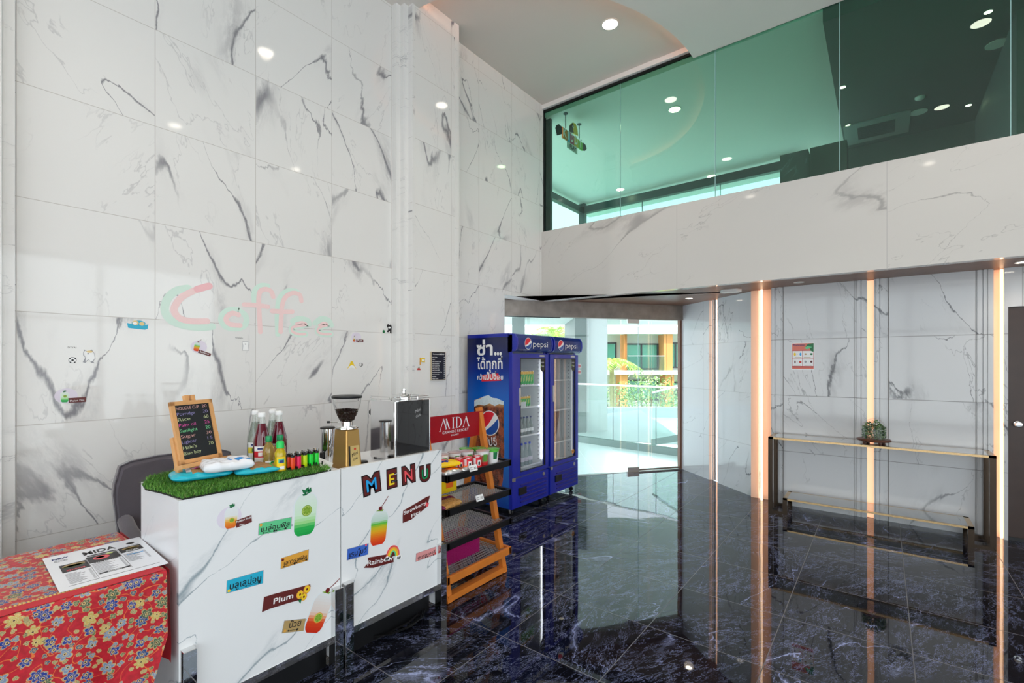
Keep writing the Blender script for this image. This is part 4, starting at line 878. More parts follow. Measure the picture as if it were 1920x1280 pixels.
b = MB(); tl = (xg-x0g)*.1/(zb-CTB)
fg = frame((xg+.0008, cy, CTB), (0, 1, 0), (-tl, 0, 1)); b.prism(fg, rect(-.026, .03, .032, .135), 0, .0012, mat('gold_label', srgb(190, 165, 105), .4)); b.prism(fg, rect(-.030, .03, -.022, .135), 0, .0022, m_black)
b.prism(fg, circ(.006, .118, .006, n=14), 0, .0018, F['red']); b.build('label_plate', t); lp = [c for c in t.children if c.name.startswith('label_plate')][0]
b = MB(); text(b, fg, 'Mini', .016, .004, .085, F['black'], n0=.0014, rot=22, shear=.4); text(b, fg, 'Caffe', .010, .006, .062, F['black'], n0=.0014, rot=14, shear=.4); b.build('lettering', lp)
b = MB(); b.lathe([(.058, zb-CTB-.002), (.058, zb-CTB+.005), (.052, zb-CTB+.007), (.052, zb-CTB+.010), (.028, zb-CTB+.012), (.028, zb-CTB+.034), (.032, zb-CTB+.036)], (cx, cy, CTB), m_chrome, 32); b.build('collar', t)
zh0 = zb+.030; ztop = zpx(Vector((cx, cy, 0)), 746); RH = .073
hp = [(.026, 0), (.030, .10), (.044, .28), (.060, .52), (.069, .75), (RH, 1)]
b = MB(); b.lathe([(r, q*(ztop-zh0)) for r, q in hp], (cx, cy, zh0), pane('hopper_plastic', (.95, .95, .95), 1.5), 40, cap=False); b.build('hopper', t)
b = MB(); b.lathe([(RH+.002, 0), (RH+.004, .003), (RH+.004, .012), (RH-.005, .0155), (.03, .017), (.02, .017)], (cx, cy, ztop), m_black, 40); b.build('lid', t)
b = MB(); m_bean = mat('coffee_bean', (.025, .011, .007), .3)
HB = (ztop-zh0); b.lathe([(r*.93, q*HB) for r, q in ((.026, .02), (.030, .10), (.044, .28), (.057, .48), (.035, .53), (.01, .56))], (cx, cy, zh0), m_bean, 30)
for i in range(700):
    q = R0.uniform(.08, .60); a = R0.uniform(0, 2*PI)
    rr = .026+(.062-.026)*min(1, (q/.55))**.8
    if q > .47: rr *= R0.uniform(.2, 1) ; q = .50+.08*abs(math.cos(a*.5+.4))-.04*(rr/.06)
    c_ = Vector((cx+rr*.93*math.cos(a), cy+rr*.93*math.sin(a), zh0+q*HB)); s_ = .0042
    e = [Vector((R0.uniform(-1, 1), R0.uniform(-1, 1), R0.uniform(-1, 1))).normalized() for _ in range(1)][0]; f_ = e.cross(Vector((.3, .5, .8))).normalized(); g_ = e.cross(f_)
    b.add([c_+e*s_*1.4, c_-e*s_*1.4, c_+f_*s_, c_-f_*s_, c_+g_*s_*.8, c_-g_*s_*.8], [(0, 2, 4), (2, 1, 4), (1, 3, 4), (3, 0, 4), (2, 0, 5), (1, 2, 5), (3, 1, 5), (0, 3, 5)], m_bean, True)
o = b.build('coffee_beans', t); o['kind'] = 'stuff'
b = MB(); pk = Vector((cx-.03, cy-.012, zb+.028)); b.tube([pk, pk+Vector((-.045, -.040, .002))], .0025, m_chrome, 8); b.tube([pk+Vector((-.045, -.040, .002)), pk+Vector((-.056, -.050, .002))], .006, m_black, 10); b.build('dosing_lever', t)
# tall steel container behind the grinder
p = onZ(612, 866, CTB); p = Vector((p.x-.05, p.y+.02, CTB)); zt = zpx(p, 806)
p = onZ(624, 868, CTB); p.x -= .07; p.y += .01; zt = zpx(p, 803); rk = .034
t = thing('knock_box', 'round steel container with black lid behind the gold grinder', 'container', p)
b = MB(); b.lathe([(rk, 0), (rk, zt-CTB)], p, m_mirror, 36); b.build('body', t)
b = MB(); b.lathe([(rk+.006, zt-CTB), (rk+.008, zt-CTB+.003), (rk+.004, zt-CTB+.009), (.01, zt-CTB+.011)], p, m_black, 36); b.build('lid', t)
b = MB(); hb2 = p+Vector((.012, -rk-.004, .03)); b.rbox(hb2+Vector((-.012, -.012, -.026)), hb2+Vector((.010, .004, .028)), m_black, .004); b.build('spout', t)
# folded paper on the counter
b = MB(); P0 = onZ(598, 857, ZG+.002); P1 = onZ(625, 868, ZG+.004); P2 = onZ(617, 882, CT+.006); P3 = onZ(600, 874, ZG-.002)
b.add([P0, P1, P2, P3]+[q+Vector((0, 0, -.0006)) for q in (P0, P1, P2, P3)], [(0, 3, 2, 1), (4, 5, 6, 7), (0, 1, 5, 4), (1, 2, 6, 5), (2, 3, 7, 6), (3, 0, 4, 7)], m_labelw)
base_of(tag(b.build('paper_sheet'), 'white sheet of paper between the grass mat and the grinder', 'paper'))
# espresso machine
xm = XF-.030; ym0, ym1 = onX(740, 760, xm).y, onX(806.5, 760, xm).y; zt = onX(744, 752, xm).z; xm0 = onY(694.5, 752, ym0).x
t = thing('espresso_machine', 'boxy polished steel espresso machine with a cup rail on the menu counter', 'coffee machine', ((xm+xm0)/2, (ym0+ym1)/2, CTB))
b = MB(); b.rbox((xm0, ym0, CTB+.012), (xm-.004, ym1, zt), mat('machine_steel', (.66, .65, .65), .07, 1.), .003); b.build('housing', t)
b = MB(); b.rbox((xm-.006, ym0+.016, CTB+.036), (xm, ym1-.006, zt-.006), mat('black_gloss_panel', (.012, .011, .011), .02, .0, ior=1.9), .004, 3); bp = b.build('rear_panel', t)
b = MB(); fm2 = frX(xm+.0006); cyy = onX(783, 0, xm).y; text(b, fm2, 'Mini', .018, cyy, onX(783, 772, xm).z, m_chrome, n0=0, rot=18, shear=.4, th=.0008); text(b, fm2, 'Caffe', .014, cyy+.004, onX(783, 781, xm).z, m_chrome, n0=0, rot=14, shear=.4, th=.0008); b.build('lettering', bp)
b = MB(); b.tube([(xm-.001, ym0+.005, CTB+.0), (xm-.001, ym0+.005, zt-.004)], .0055, m_chrome, 12); b.tube([(xm-.001, ym1-.002, CTB+.03), (xm-.001, ym1-.002, zt-.002)], .0025, m_chrome, 10); b.rbox((xm-.006, ym0+.01, CTB+.020), (xm+.001, ym1, CTB+.036), m_steel, .002); b.rbox((xm-.006, ym0+.01, zt-.006), (xm+.001, ym1, zt), m_chrome, .001); b.build('rear_frame', t)
for x in (xm0+.02, xm-.02):
    for y in (ym0+.02, ym1-.02):
        b = MB(); b.lathe([(.01, 0), (.01, .021)], (x, y, CTB), m_black, 16); b.build('foot', t)
b = MB(); rz = zt+.020
b.tube([(xm0, ym0+.004, zt), (xm0, ym0+.004, rz), (xm0+.02, ym0+.004, rz), (xm-.055, ym0+.004, rz+.001), (xm-.048, ym0+.004, rz-.012), (xm-.04, ym0+.004, zt+.004)], .0022, m_chrome, 8)
b.tube([(xm-.035, ym0+.004, zt), (xm-.03, ym0+.004, rz-.002), (xm-.008, ym0+.004, rz), (xm-.004, ym0+.02, rz), (xm-.004, ym1-.02, rz), (xm-.01, ym1-.003, rz), (xm0+.01, ym1-.003, rz), (xm0, ym1-.003, zt)], .0022, m_chrome, 8)
b.tube([(xm0, ym0+.004, zt+.006), (xm-.004, ym0+.004, zt+.008), (xm-.004, ym1-.003, zt+.008)], .0018, m_chrome, 8)
for y in (ym0+.09, ym0+.17): b.tube([(xm-.004, y, zt), (xm-.004, y, rz)], .0018, m_chrome, 6)
b.build('cup_rail', t)
p = Vector((xm-.09, (ym0+ym1)/2+.005, zt))
b = MB(); b.lathe([(.045, 0), (.045, .022), (.040, .030), (.012, .036), (.011, .050), (.015, .054), (.015, .062), (.004, .064)], p, m_chrome, 30); b.build('boiler_cap', t)
b = MB(); p = onY(689, 771, ym0+.03); p.x = xm0-.018; b.lathe([(.014, -.014), (.022, -.008), (.022, .008), (.012, .018)], p, m_black, 24, axis='x'); b.build('steam_knob', t)
b = MB(); p = Vector((xm0-.004, ym0+.03, onY(690, 800, ym0+.03).z)); b.tube([p+Vector((0, 0, .02)), p+Vector((-.016, -.0, .018)), p+Vector((-.020, 0, .0)), p+Vector((-.014, 0, -.03)), p+Vector((-.012, 0, -.05))], [.006, .007, .006, .004, .004], m_black, 10); b.tube([p+Vector((-.012, 0, -.05)), p+Vector((-.012, 0, -.075))], .006, m_chrome, 10); b.build('steam_wand', t)
b = MB(); p = onZ(687, 869, CTB); p.x -= .035; b.lathe([(.028, 0), (.03, .004), (.026, .012), (.01, .015)], p, m_black, 24); base_of(tag(b.build('tamper_mat'), 'small black round lid lying left of the espresso machine', 'lid'))
b = MB(); p = onX(806, 848, XF-.01); b.tube([(xm-.01, ym1+.0, CTB+.012), (XF-.02, ym1+.02, CTB+.012), (XF-.02, 1.97, CTB+.020), (XF-.015, 2.01, CTB+.016), (XF-.012, 2.034, CTB-.004), (XF-.03, 2.040, CTB-.10), (XF-.05, 2.040, .5)], .005, m_black, 8); b.tube([(xm+.002, ym1-.03, CTB+.004), (XF-.004, ym1+.03, CTB+.018), (XF-.01, 1.96, CTB+.024), (XF-.03, 2.02, CTB+.014)], .004, mat('copper_cable', srgb(150, 70, 50), .4), 8)
base_of(tag(b.build('cable'), 'black cable running over the right end of the menu counter', 'cable'))
# ================= velvet chair =================
XCH = -3.17; yl = onX(208, 890, XCH).y; zt = onX(240, 862, XCH).z
t = thing('velvet_chair', 'grey velvet armchair standing behind the left counter', 'chair', (XCH+.25, yl+.28, 0))
m_velvet = mat('grey_velvet', srgb(84, 78, 86), .85, sheen=.6, vary=.22, vscale=5, bump=.1, bscale=40)
b = MB(); WC = .58; prof = []
def backshape(k): # half outline in (u, z)
    return
pts = [(.055, .44), (.035, .55), (.012, .72), (-.0, .85), (.004, .90), (.028, zt-.022), (.075, zt-.004), (.20, zt+.004)]
pts = pts+[(WC-u, z) for u, z in reversed(pts)]
fbk = lambda u, v, n=0.: Vector((XCH+n-.10*(v-.44)*.25-.035*math.cos((u/WC-.5)*PI)+.03, yl+u, v))
ins = [((u-WC/2)*.955+WC/2, .44+(z-.44)*.965) for u, z in pts]
k_ = len(pts)
V0 = [fbk(u, v, -.012) for u, v in pts]; V1 = [fbk(u, v, .030) for u, v in pts]; V2 = [fbk(u, v, .046) for u, v in ins]; V3 = [fbk(u, v, -.030) for u, v in ins]
b.add(V0+V1+V2+V3, [(i, (i+1) % k_, k_+(i+1) % k_, k_+i) for i in range(k_)]+[(k_+i, k_+(i+1) % k_, 2*k_+(i+1) % k_, 2*k_+i) for i in range(k_)]+[(3*k_+i, 3*k_+(i+1) % k_, (i+1) % k_, i) for i in range(k_)]+[tuple(range(2*k_, 3*k_)), tuple(reversed(range(3*k_, 4*k_)))], m_velvet)
for f in range(0): pass
bk = b.build('backrest', t)
b = MB(); b.tube([fbk(u, v, .034) for u, v in pts], .0045, m_velvet, 6); b.build('piping', bk)
b = MB(); b.rbox((XCH+.02, yl+.05, .40), (XCH+.50, yl+WC-.05, .50), m_velvet, .03, 4); b.build('seat', t)
for s_ in (0, 1):
    y = yl+.045 if not s_ else yl+WC-.045
    b = MB(); b.tube([(XCH+.02, y, .72), (XCH+.07, y, .705), (XCH+.14, y, .67), (XCH+.28, y, .64), (XCH+.36, y, .60), (XCH+.38, y, .50), (XCH+.36, y, .44)], [.028, .034, .036, .036, .036, .034, .03], m_velvet, 12); b.build('armrest', t)
for x, y in ((XCH+.05, yl+.08), (XCH+.05, yl+WC-.08), (XCH+.42, yl+.08), (XCH+.42, yl+WC-.08)):
    b = MB(); b.tube([(x, y, .0), (x, y, .41)], [.011, .017], m_black, 10); b.build('leg', t)
# ================= snack rack =================
XR = -2.15; yR0, yR1 = 2.095, 2.745
m_orangewood = mat('varnished_pine', srgb(205, 118, 44), .4, vary=.2, vscale=10)
t = thing('snack_rack', 'orange pine A frame rack with black wire trays beside the menu counter', 'shelf rack', ((XR-.25), (yR0+yR1)/2, 0))
ftop = Vector((-2.42, 0, 1.20)); 
for k, y in enumerate((yR0+.045, yR1-.045)):
    b = MB(); b.bar((-2.185, y, 0), (-2.430, y, 1.19), .036, .040, m_orangewood, up=(0, 1, 0)); b.build('front_leg', t)
    b = MB(); b.bar((-2.66, y-.004, 0), (-2.450, y-.004, 1.12), .036, .036, m_orangewood, up=(0, 1, 0)); b.build('back_leg', t)
b = MB(); b.box((-2.225, yR0+.03, .005), (-2.170, yR1-.03, .045), m_orangewood); b.build('bottom_rail', t)
def tray(zf, zd, depth_, name='wire_tray', m=m_blackm, hh=.044, wire=m_blackm, sag=.0):
    x1, x0 = XR, XR-depth_; T_ = .022
    b = MB(); b.rbox((x1-T_, yR0, zf-hh), (x1, yR1, zf), m, .003); b.rbox((x0, yR0, zd-hh), (x0+T_, yR1, zd), m, .003)
    for y in (yR0, yR1-T_): b.add([(x0, y, zd-hh), (x1, y, zf-hh), (x1, y+T_, zf-hh), (x0, y+T_, zd-hh), (x0, y, zd), (x1, y, zf), (x1, y+T_, zf), (x0, y+T_, zd)], [(0, 3, 2, 1), (4, 5, 6, 7), (0, 1, 5, 4), (1, 2, 6, 5), (2, 3, 7, 6), (3, 0, 4, 7)], m)
    o = b.build(name, t)
    b = MB(); n = 24
    for i in range(1, n+6):
        y = yR0+T_+(yR1-yR0-2*T_)*i/(n+6); b.bar((x0+T_, y, zd-.014), (x1-T_, y, zf-.014), .0030, .0030, wire)
    for i in range(1, 16):
        k = i/16; x = x0+T_+(x1-x0-2*T_)*k; b.bar((x, yR0+T_, zd+(zf-zd)*k-.016), (x, yR1-T_, zd+(zf-zd)*k-.016), .0030, .0030, wire)
    o2 = b.build('wire_mesh', o); o2['kind'] = 'stuff'; return o
m_wire = mat('galvanised_wire', (.62, .62, .60), .35, .6)
tray(.820, .826, .27, wire=m_wire); tray(.606, .612, .36, wire=m_wire); tray(.393, .398, .43, wire=m_wire)
tray(.182, .190, .50, 'wooden_tray', m_orangewood, .052, wire=m_wire)
# resort sign on the rack
xs_ = -2.405; sg = [onX(*q, xs_) for q in ((808, 781), (906, 770), (908, 814.5), (807, 831))]; y0s, y1s, z0s, z1s = sg[0].y-.01, sg[1].y, (sg[2].z+sg[3].z)/2, (sg[0].z+sg[1].z)/2
tS = thing('resort_sign', 'dark red MIDA GRANDE RESORT PHUKET sign fixed to the top of the snack rack', 'sign', (xs_, (y0s+y1s)/2, z0s))
b = MB(); b.box((xs_-.004, y0s, z0s), (xs_, y1s, z1s), mat('sign_red', srgb(152, 0, 22), .35)); b.build('panel', tS)
fs2 = frX(xs_); H_ = z1s-z0s; q_ = lambda px, py: (lambda p: (p.y, p.z))(onX(px, py, xs_)); m_sw = mat('sign_white', srgb(222, 228, 235), .4)
b = MB()
def stroke(b, fr, a, c, w0, m, n1=.0012):
    d = (c[0]-a[0], c[1]-a[1]); L = math.hypot(*d); nx, ny = -d[1]/L*w0/2, d[0]/L*w0/2
    b.prism(fr, [(a[0]-nx, a[1]-ny), (c[0]-nx, c[1]-ny), (c[0]+nx, c[1]+ny), (a[0]+nx, a[1]+ny)], 0, n1, m)
ub = q_(823.5, 806.5); ue = q_(879, 799); zb0 = (q_(836, 804.5)[1]+q_(858, 802)[1])/2; zc0 = zb0+.078; L_ = ue[0]-ub[0]
def g_(x, z): return (ub[0]+x*L_, zb0+z*(zc0-zb0))
for a, c, w_ in (((.02, -.10), (.14, .95), .0035), ((.13, .98), (.235, .0), .009), ((.21, -.02), (.235, .93), .0035), ((.225, .95), (.33, 0), .009), ((.20, .0), (.35, .0), .0), ((.455, 0), (.455, 1), .0095), ((.42, .99), (.49, .99), .003), ((.42, .01), (.49, .01), .003), ((.575, 0), (.575, 1), .009), ((.80, -.0), (.905, .98), .0035), ((.895, .98), (.995, .0), .0095), ((.775, .0), (.83, .0), .003), ((.96, .0), (1.03, .0), .003), ((.54, .99), (.62, .99), .003), ((.54, .01), (.62, .01), .003), ((.0, -.10), (.05, -.10), .003)):
    if w_: stroke(b, fs2, g_(*a), g_(*c), w_, m_sw)
D_ = [g_(.60+.15*math.cos(math.radians(a)), .5+.5*math.sin(math.radians(a))) for a in range(-90, 91, 10)]; D2 = [g_(.60+.115*math.cos(math.radians(a)), .5+.46*math.sin(math.radians(a))) for a in range(90, -91, -10)]
for i in range(18): b.prism(fs2, [D_[i], D_[i+1], D2[17-i], D2[18-i]], 0, .0012, m_sw)
textfit(b, fs2, 'GRANDE RESORT', (ub[0]+.03, zb0-.030), (ue[0]-.004, zb0-.030), m_sw, cap=.018, space=1.15)
textfit(b, fs2, 'PHUKET', (ub[0]+.115, zb0-.053), (ub[0]+.190, zb0-.053), m_sw, cap=.011)
b.build('lettering', tS)
# things on the rack
def can(y, dx, label, zt=.806, H=.088, r=.031):
    p = Vector((XR-dx, y, zt)); t = thing('snack_can', label, 'can', p, 'small red snack cans on the top tray')
    b = MB(); m_ = mat('can_red', srgb(214, 26, 40), .3); b.lathe([(r, 0), (r, H)], p, m_, 30); b.build('body', t)
    b = MB(); b.lathe([(r+.0012, H-.004), (r+.0012, H), (r-.002, H+.001), (r-.003, H-.003), (.002, H-.003)], p, m_chrome, 30); b.build('rim', t)
    b = MB(); a0 = math.atan2(-p.y, -p.x)
    def arc_(z0, z1, m, r_, w0, w1, n=8):
        vs = []
        for i in range(n+1):
            a = a0+w0+(w1-w0)*i/n; vs += [(p.x+r_*math.cos(a), p.y+r_*math.sin(a), p.z+z0*H), (p.x+r_*math.cos(a), p.y+r_*math.sin(a), p.z+z1*H)]
        b.add(vs, [(2*i, 2*i+2, 2*i+3, 2*i+1) for i in range(n)], m, True)
    arc_(.08, .88, m_labelw, r+.0006, -1.15, -.25); arc_(.30, .72, m_labelw, r+.0006, .15, .85); arc_(.36, .60, F['black'], r+.0010, .30, .70); b.build('label', t)
for y, dx, l in ((2.170, .13, 'red snack can at the back left, beside the yellow packet'), (2.285, .085, 'red snack can, second from the left on the top tray'), (2.345, .060, 'red snack can in the middle front of the top tray'), (2.415, .040, 'red snack can nearest the noodle cup, front right')):
    can(y, dx, l)
def noodle(y, dx, label, col='brown', H=.112, zt=.806):
    p = Vector((XR-dx, y, zt)); t = thing('noodle_cup', label, 'cup noodles', p, 'noodle cups on the top tray')
    r0, r1 = .034, .047
    b = MB(); mid = mat('cup_print_brown', srgb(168, 110, 84), .4, vary=.5, vscale=60); red = mat('cup_print_red', srgb(196, 30, 36), .4); wh = m_labelw
    if col == 'green': b.lathe([(r0, 0), (r0+.004, H*.35), (r1-.004, H*.8), (r1-.001, H*.97)], p, wh, 30, ms=[wh, wh, mat('cup_green', srgb(90, 190, 70), .4)])
    else: b.lathe([(r0, 0), (r0+.003, H*.30), (r1-.005, H*.74), (r1-.001, H*.97)], p, wh, 30, ms=[red, mid, wh])
    b.build('cup', t)
    b = MB(); b.lathe([(r1+.002, H*.95), (r1+.003, H*.99), (r1, H), (.003, H+.0006)], p, mat('foil_lid_%s' % col, srgb(222, 206, 206) if col != 'green' else srgb(120, 205, 90), .25, .5), 30); b.build('lid', t)
    b = MB(); a0 = math.atan2(-p.y, -p.x); vs = []
    for i in range(9):
        a = a0+.1+.7*i/8; vs += [(p.x+(r0+.006)*math.cos(a), p.y+(r0+.006)*math.sin(a), p.z+H*.35), (p.x+(r1-.001)*math.cos(a), p.y+(r1-.001)*math.sin(a), p.z+H*.8)]
    b.add(vs, [(2*i, 2*i+2, 2*i+3, 2*i+1) for i in range(8)], F['leaf'] if col == 'green' else mat('cup_herb', srgb(90, 150, 60), .4), True); b.build('picture', t)
for y, dx, l, c in ((2.225, .185, 'noodle cup at the back left behind the cans', 'brown'), (2.335, .175, 'noodle cup second from the left at the back', 'brown'), (2.425, .145, 'noodle cup with blue edged lid, middle of the back row', 'brown'), (2.500, .062, 'noodle cup with red base at the front beside the cans', 'brown'), (2.605, .060, 'white and green noodle cup at the right end of the top tray', 'green'), (2.560, .150, 'green lidded noodle cup half hidden at the back right', 'green'), (2.49, .215, 'noodle cup farthest back in front of the rack leg', 'green')):
    noodle(y, dx, l, c)
m_chy = mat('chips_yellow', srgb(240, 200, 20), .25); m_chb = mat('chips_blue', srgb(40, 60, 150), .25); m_cho = mat('chips_orange', srgb(238, 110, 34), .25); m_chr = mat('snack_brown', srgb(150, 80, 50), .4, vary=.4, vscale=60); m_chs = mat('foil_silver', (.7, .7, .72), .2, .7); m_chm = mat('bag_maroon', srgb(120, 20, 70), .3); m_nuts = mat('nuts_seen_through', srgb(205, 150, 80), .35, vary=.5, vscale=90, bump=1., bscale=120)
def bag(p, ang, L, Wd, H, mf, label, seed, grp=None, cat='snack packet', tz=0.):
    b = MB(); pillow(b, p, math.radians(ang), L, Wd, H, mf, 26, 18, .0016, seed, .1, tz); o = weld(b.build('snack_packet')); return base_of(tag(o, label, cat, grp))
def mf_or(u, v, top): return m_chs if v < -.6 or abs(u) > .93 else (m_chr if u < -.3 and v < .5 else m_cho)
bag((XR-.055, 2.165, .808), 86, .15, .105, .040, mf_or, 'orange and silver snack packet at the front left of the top tray', 3, 'orange snack packets')
bag((XR-.060, 2.300, .808), 100, .12, .10, .034, mf_or, 'orange snack packet behind the price tag on the top tray', 4, 'orange snack packets')
bag((XR-.14, 2.14, .808), 80, .14, .11, .050, mf_or, 'orange snack packet under the yellow packet, nearest the counter', 6, 'orange snack packets')
bag((XR-.095, 2.185, .850), 74, .17, .10, .040, lambda u, v, t_: m_chb if (u+.3)**2+(v-.1)**2*.8 < .35 and u < .1 else (m_cho if (u-.0)**2+v*v < .03 else m_chy), 'yellow and blue snack packet lying on the orange packets', 8)
bag((XR-.075, 2.17, .592), 96, .20, .115, .046, lambda u, v, t_: m_chm if v > .55 or abs(u) > .86 else (m_chy if u > .78 else m_nuts), 'maroon packet of mixed nuts on the middle tray', 11)
bag((XR-.17, 2.22, .594), 88, .17, .08, .040, lambda u, v, t_: m_chy if v > -.2 else m_chm, 'yellow and maroon packet behind the mixed nuts', 12)
b = MB(); b.rbox((XR-.30, 2.30, .606), (XR-.285, 2.47, .76), m_chy, .006); b.rbox((XR-.2845, 2.36, .64), (XR-.2835, 2.43, .72), m_cho, .0003); base_of(tag(b.build('yellow_packet'), 'flat yellow packet standing at the back of the middle tray', 'snack packet'))
for k, (ya, z_, st) in enumerate(((2.335, .832, '30.-'), (2.40, .618, '20.-'))):
    tp = thing('price_tag', ['white price tag clipped to the edge of the top tray', 'white price tag clipped to the edge of the middle tray'][k], 'price tag', (XR+.002, ya, z_-.03))
    ft = frame((XR+.003, ya-.035, z_-.022), (0, 1, 0), (-.35, 0, 1)); b = MB(); b.prism(ft, rect(0, 0, .075, .040), 0, .001, m_labelw); b.build('card', tp)
    b = MB(); textfit(b, ft, '20' if k else '30', (.040, .010), (.066, .010), F['black'], cap=.016, n0=.0012); b.prism(ft, [(.006, .010), (.034, .010), (.034, .014), (.006, .014)], 0, .0015, F['grey']); b.prism(ft, [(.006, .022), (.030, .022), (.030, .027), (.006, .027)], 0, .0015, F['grey']); b.build('lettering', tp)
# pink basket on the lower shelf
t = thing('plastic_basket', 'magenta perforated plastic basket on the bottom wooden tray', 'basket', (XR-.23, 2.35, .17))
m_mag = mat('magenta_plastic', srgb(178, 26, 112), .4); b = MB(); x0, x1, y0, y1, z0, z1 = XR-.33, XR-.15, 2.12, 2.56, .172, .300
def grid_wall(b, A, B_, hz, nx, nz, m):
    A, B_ = Vector(A), Vector(B_); d = B_-A
    for i in range(nx+1): b.bar(A+d*i/nx, A+d*i/nx+Vector((0, 0, hz)), .004, .0035, m, up=(d.y, -d.x, 0))
    for j in range(nz+1): b.bar(A+Vector((0, 0, hz*j/nz)), B_+Vector((0, 0, hz*j/nz)), .0035, .004, m)
for A, B_, nx in (((x1, y0, z0), (x1, y1, z0), 44), ((x1, y1, z0), (x0, y1, z0), 18), ((x0, y1, z0), (x0, y0, z0), 44), ((x0, y0, z0), (x1, y0, z0), 18)): grid_wall(b, A, B_, z1-z0, nx, 13, m_mag)
b.box((x0, y0, z0), (x1, y1, z0+.003), m_mag); b.build('body', t)
b = MB(); b.rbox((x1-.003, y0-.004, z1-.004), (x1+.006, y1+.006, z1+.008), m_mag, .002); b.rbox((x0-.006, y0-.004, z1-.004), (x0+.003, y1+.006, z1+.008), m_mag, .002); b.rbox((x0, y1-.003, z1-.004), (x1, y1+.006, z1+.008), m_mag, .002); b.rbox((x0, y0-.006, z1-.004), (x1, y0+.003, z1+.008), m_mag, .002); b.build('rim', t)
# ================= drinks fridges =================
m_fblue = mat('fridge_blue', srgb(14, 34, 158), .28, coat=.3); m_fdark = mat('fridge_blue_dark', srgb(10, 20, 100), .3); m_fin = mat('fridge_inside_white', (.78, .79, .80), .4)
def globe(b, fr, cx, cy, rx, ry, n=.001, rot=0):
    P = lambda x, y: (cx+(x*math.cos(rot)-y*math.sin(rot))*rx, cy+(x*math.sin(rot)+y*math.cos(rot))*ry)
    b.prism(fr, [P(*q) for q in circ(0, 0, 1.08, n=36)], 0, n, F['white'])
    N = 14
    c1 = [(-.93+1.62*i/N, -.36+.98*(i/N)**1.7+.02) for i in range(N+1)]      # red / white border
    c2 = [(-.80+1.78*i/N, -.60+.30*math.sin(i/N*PI*.5)+.50*(i/N)**2.6) for i in range(N+1)]  # white / blue border
    def clip(p): L = math.hypot(*p); return p if L <= 1 else (p[0]/L, p[1]/L)
    c1 = [clip(p) for p in c1]; c2 = [clip(p) for p in c2]
    a1 = math.degrees(math.atan2(c1[-1][1], c1[-1][0])); a0 = math.degrees(math.atan2(c1[0][1], c1[0][0])); a0 = a0 if a0 > 0 else a0+360
    b.prism(fr, [P(*q) for q in c1[:-1]+circ(0, 0, 1, n=22, a0=a1, a1=a0)], 0, n*1.6, mat('logo_red', srgb(222, 22, 44), .3))
    a1 = math.degrees(math.atan2(c2[-1][1], c2[-1][0])); a0 = math.degrees(math.atan2(c2[0][1], c2[0][0])); a0 = a0 if a0 < 0 else a0-360
    b.prism(fr, [P(*q) for q in c2[::-1][:-1]+circ(0, 0, 1, n=22, a0=a0, a1=a1)], 0, n*1.6, mat('logo_blue', srgb(14, 74, 160), .3))
def side_print():
    m = bpy.data.materials.new('fridge_side_print'); m.use_nodes = True; bs = m.node_tree.nodes['Principled BSDF']; k = NB(m)
    g = k.sep(k.g.new('ShaderNodeNewGeometry').outputs['Position'])
    cr = k.g.new('ShaderNodeValToRGB'); el = cr.color_ramp.elements
    st = [(.03, (14, 60, 150)), (.30, (10, 104, 196)), (.52, (8, 112, 208)), (.66, (8, 96, 196)), (.80, (4, 44, 140)), (.92, (16, 28, 84)), (1., (20, 26, 66))]
    for i, (p, c) in enumerate(st):
        e = el[0] if i == 0 else (el[1] if i == 1 else el.new(p)); e.position = p; e.color = (*srgb(*c), 1)
    k._set(cr.inputs[0], k.m('DIVIDE', g[2], 1.82)); k._set(bs.inputs['Base Color'], cr.outputs[0]); bs.inputs['Roughness'].default_value = .25
    return m
def cola_print():
    m = bpy.data.materials.new('cola_glass_print'); m.use_nodes = True; bs = m.node_tree.nodes['Principled BSDF']; k = NB(m)
    p = k.g.new('ShaderNodeNewGeometry').outputs['Position']; g = k.sep(p)
    n = k.noise(k.v('MULTIPLY', p, (9, 1, 6)), 1.6, 5, .6); n2 = k.noise(p, 130, 3)
    c = k.mix(k.smooth(n, .38, .62), srgb(52, 22, 18), srgb(150, 70, 40)); c = k.mix(k.m('MULTIPLY', k.smooth(n2, .55, .7), .55), c, srgb(205, 140, 110))
    up = k.smooth(g[2], 1.06, 1.14); c = k.mix(up, c, srgb(214, 168, 110)); 
    k._set(bs.inputs['Base Color'], c); bs.inputs['Roughness'].default_value = .25; return m
m_side, m_cola = side_print(), cola_print(); m_foam = mat('foam_print', srgb(214, 228, 236), .35, vary=.25, vscale=90)
FXF = -2.88; FXB = -3.49
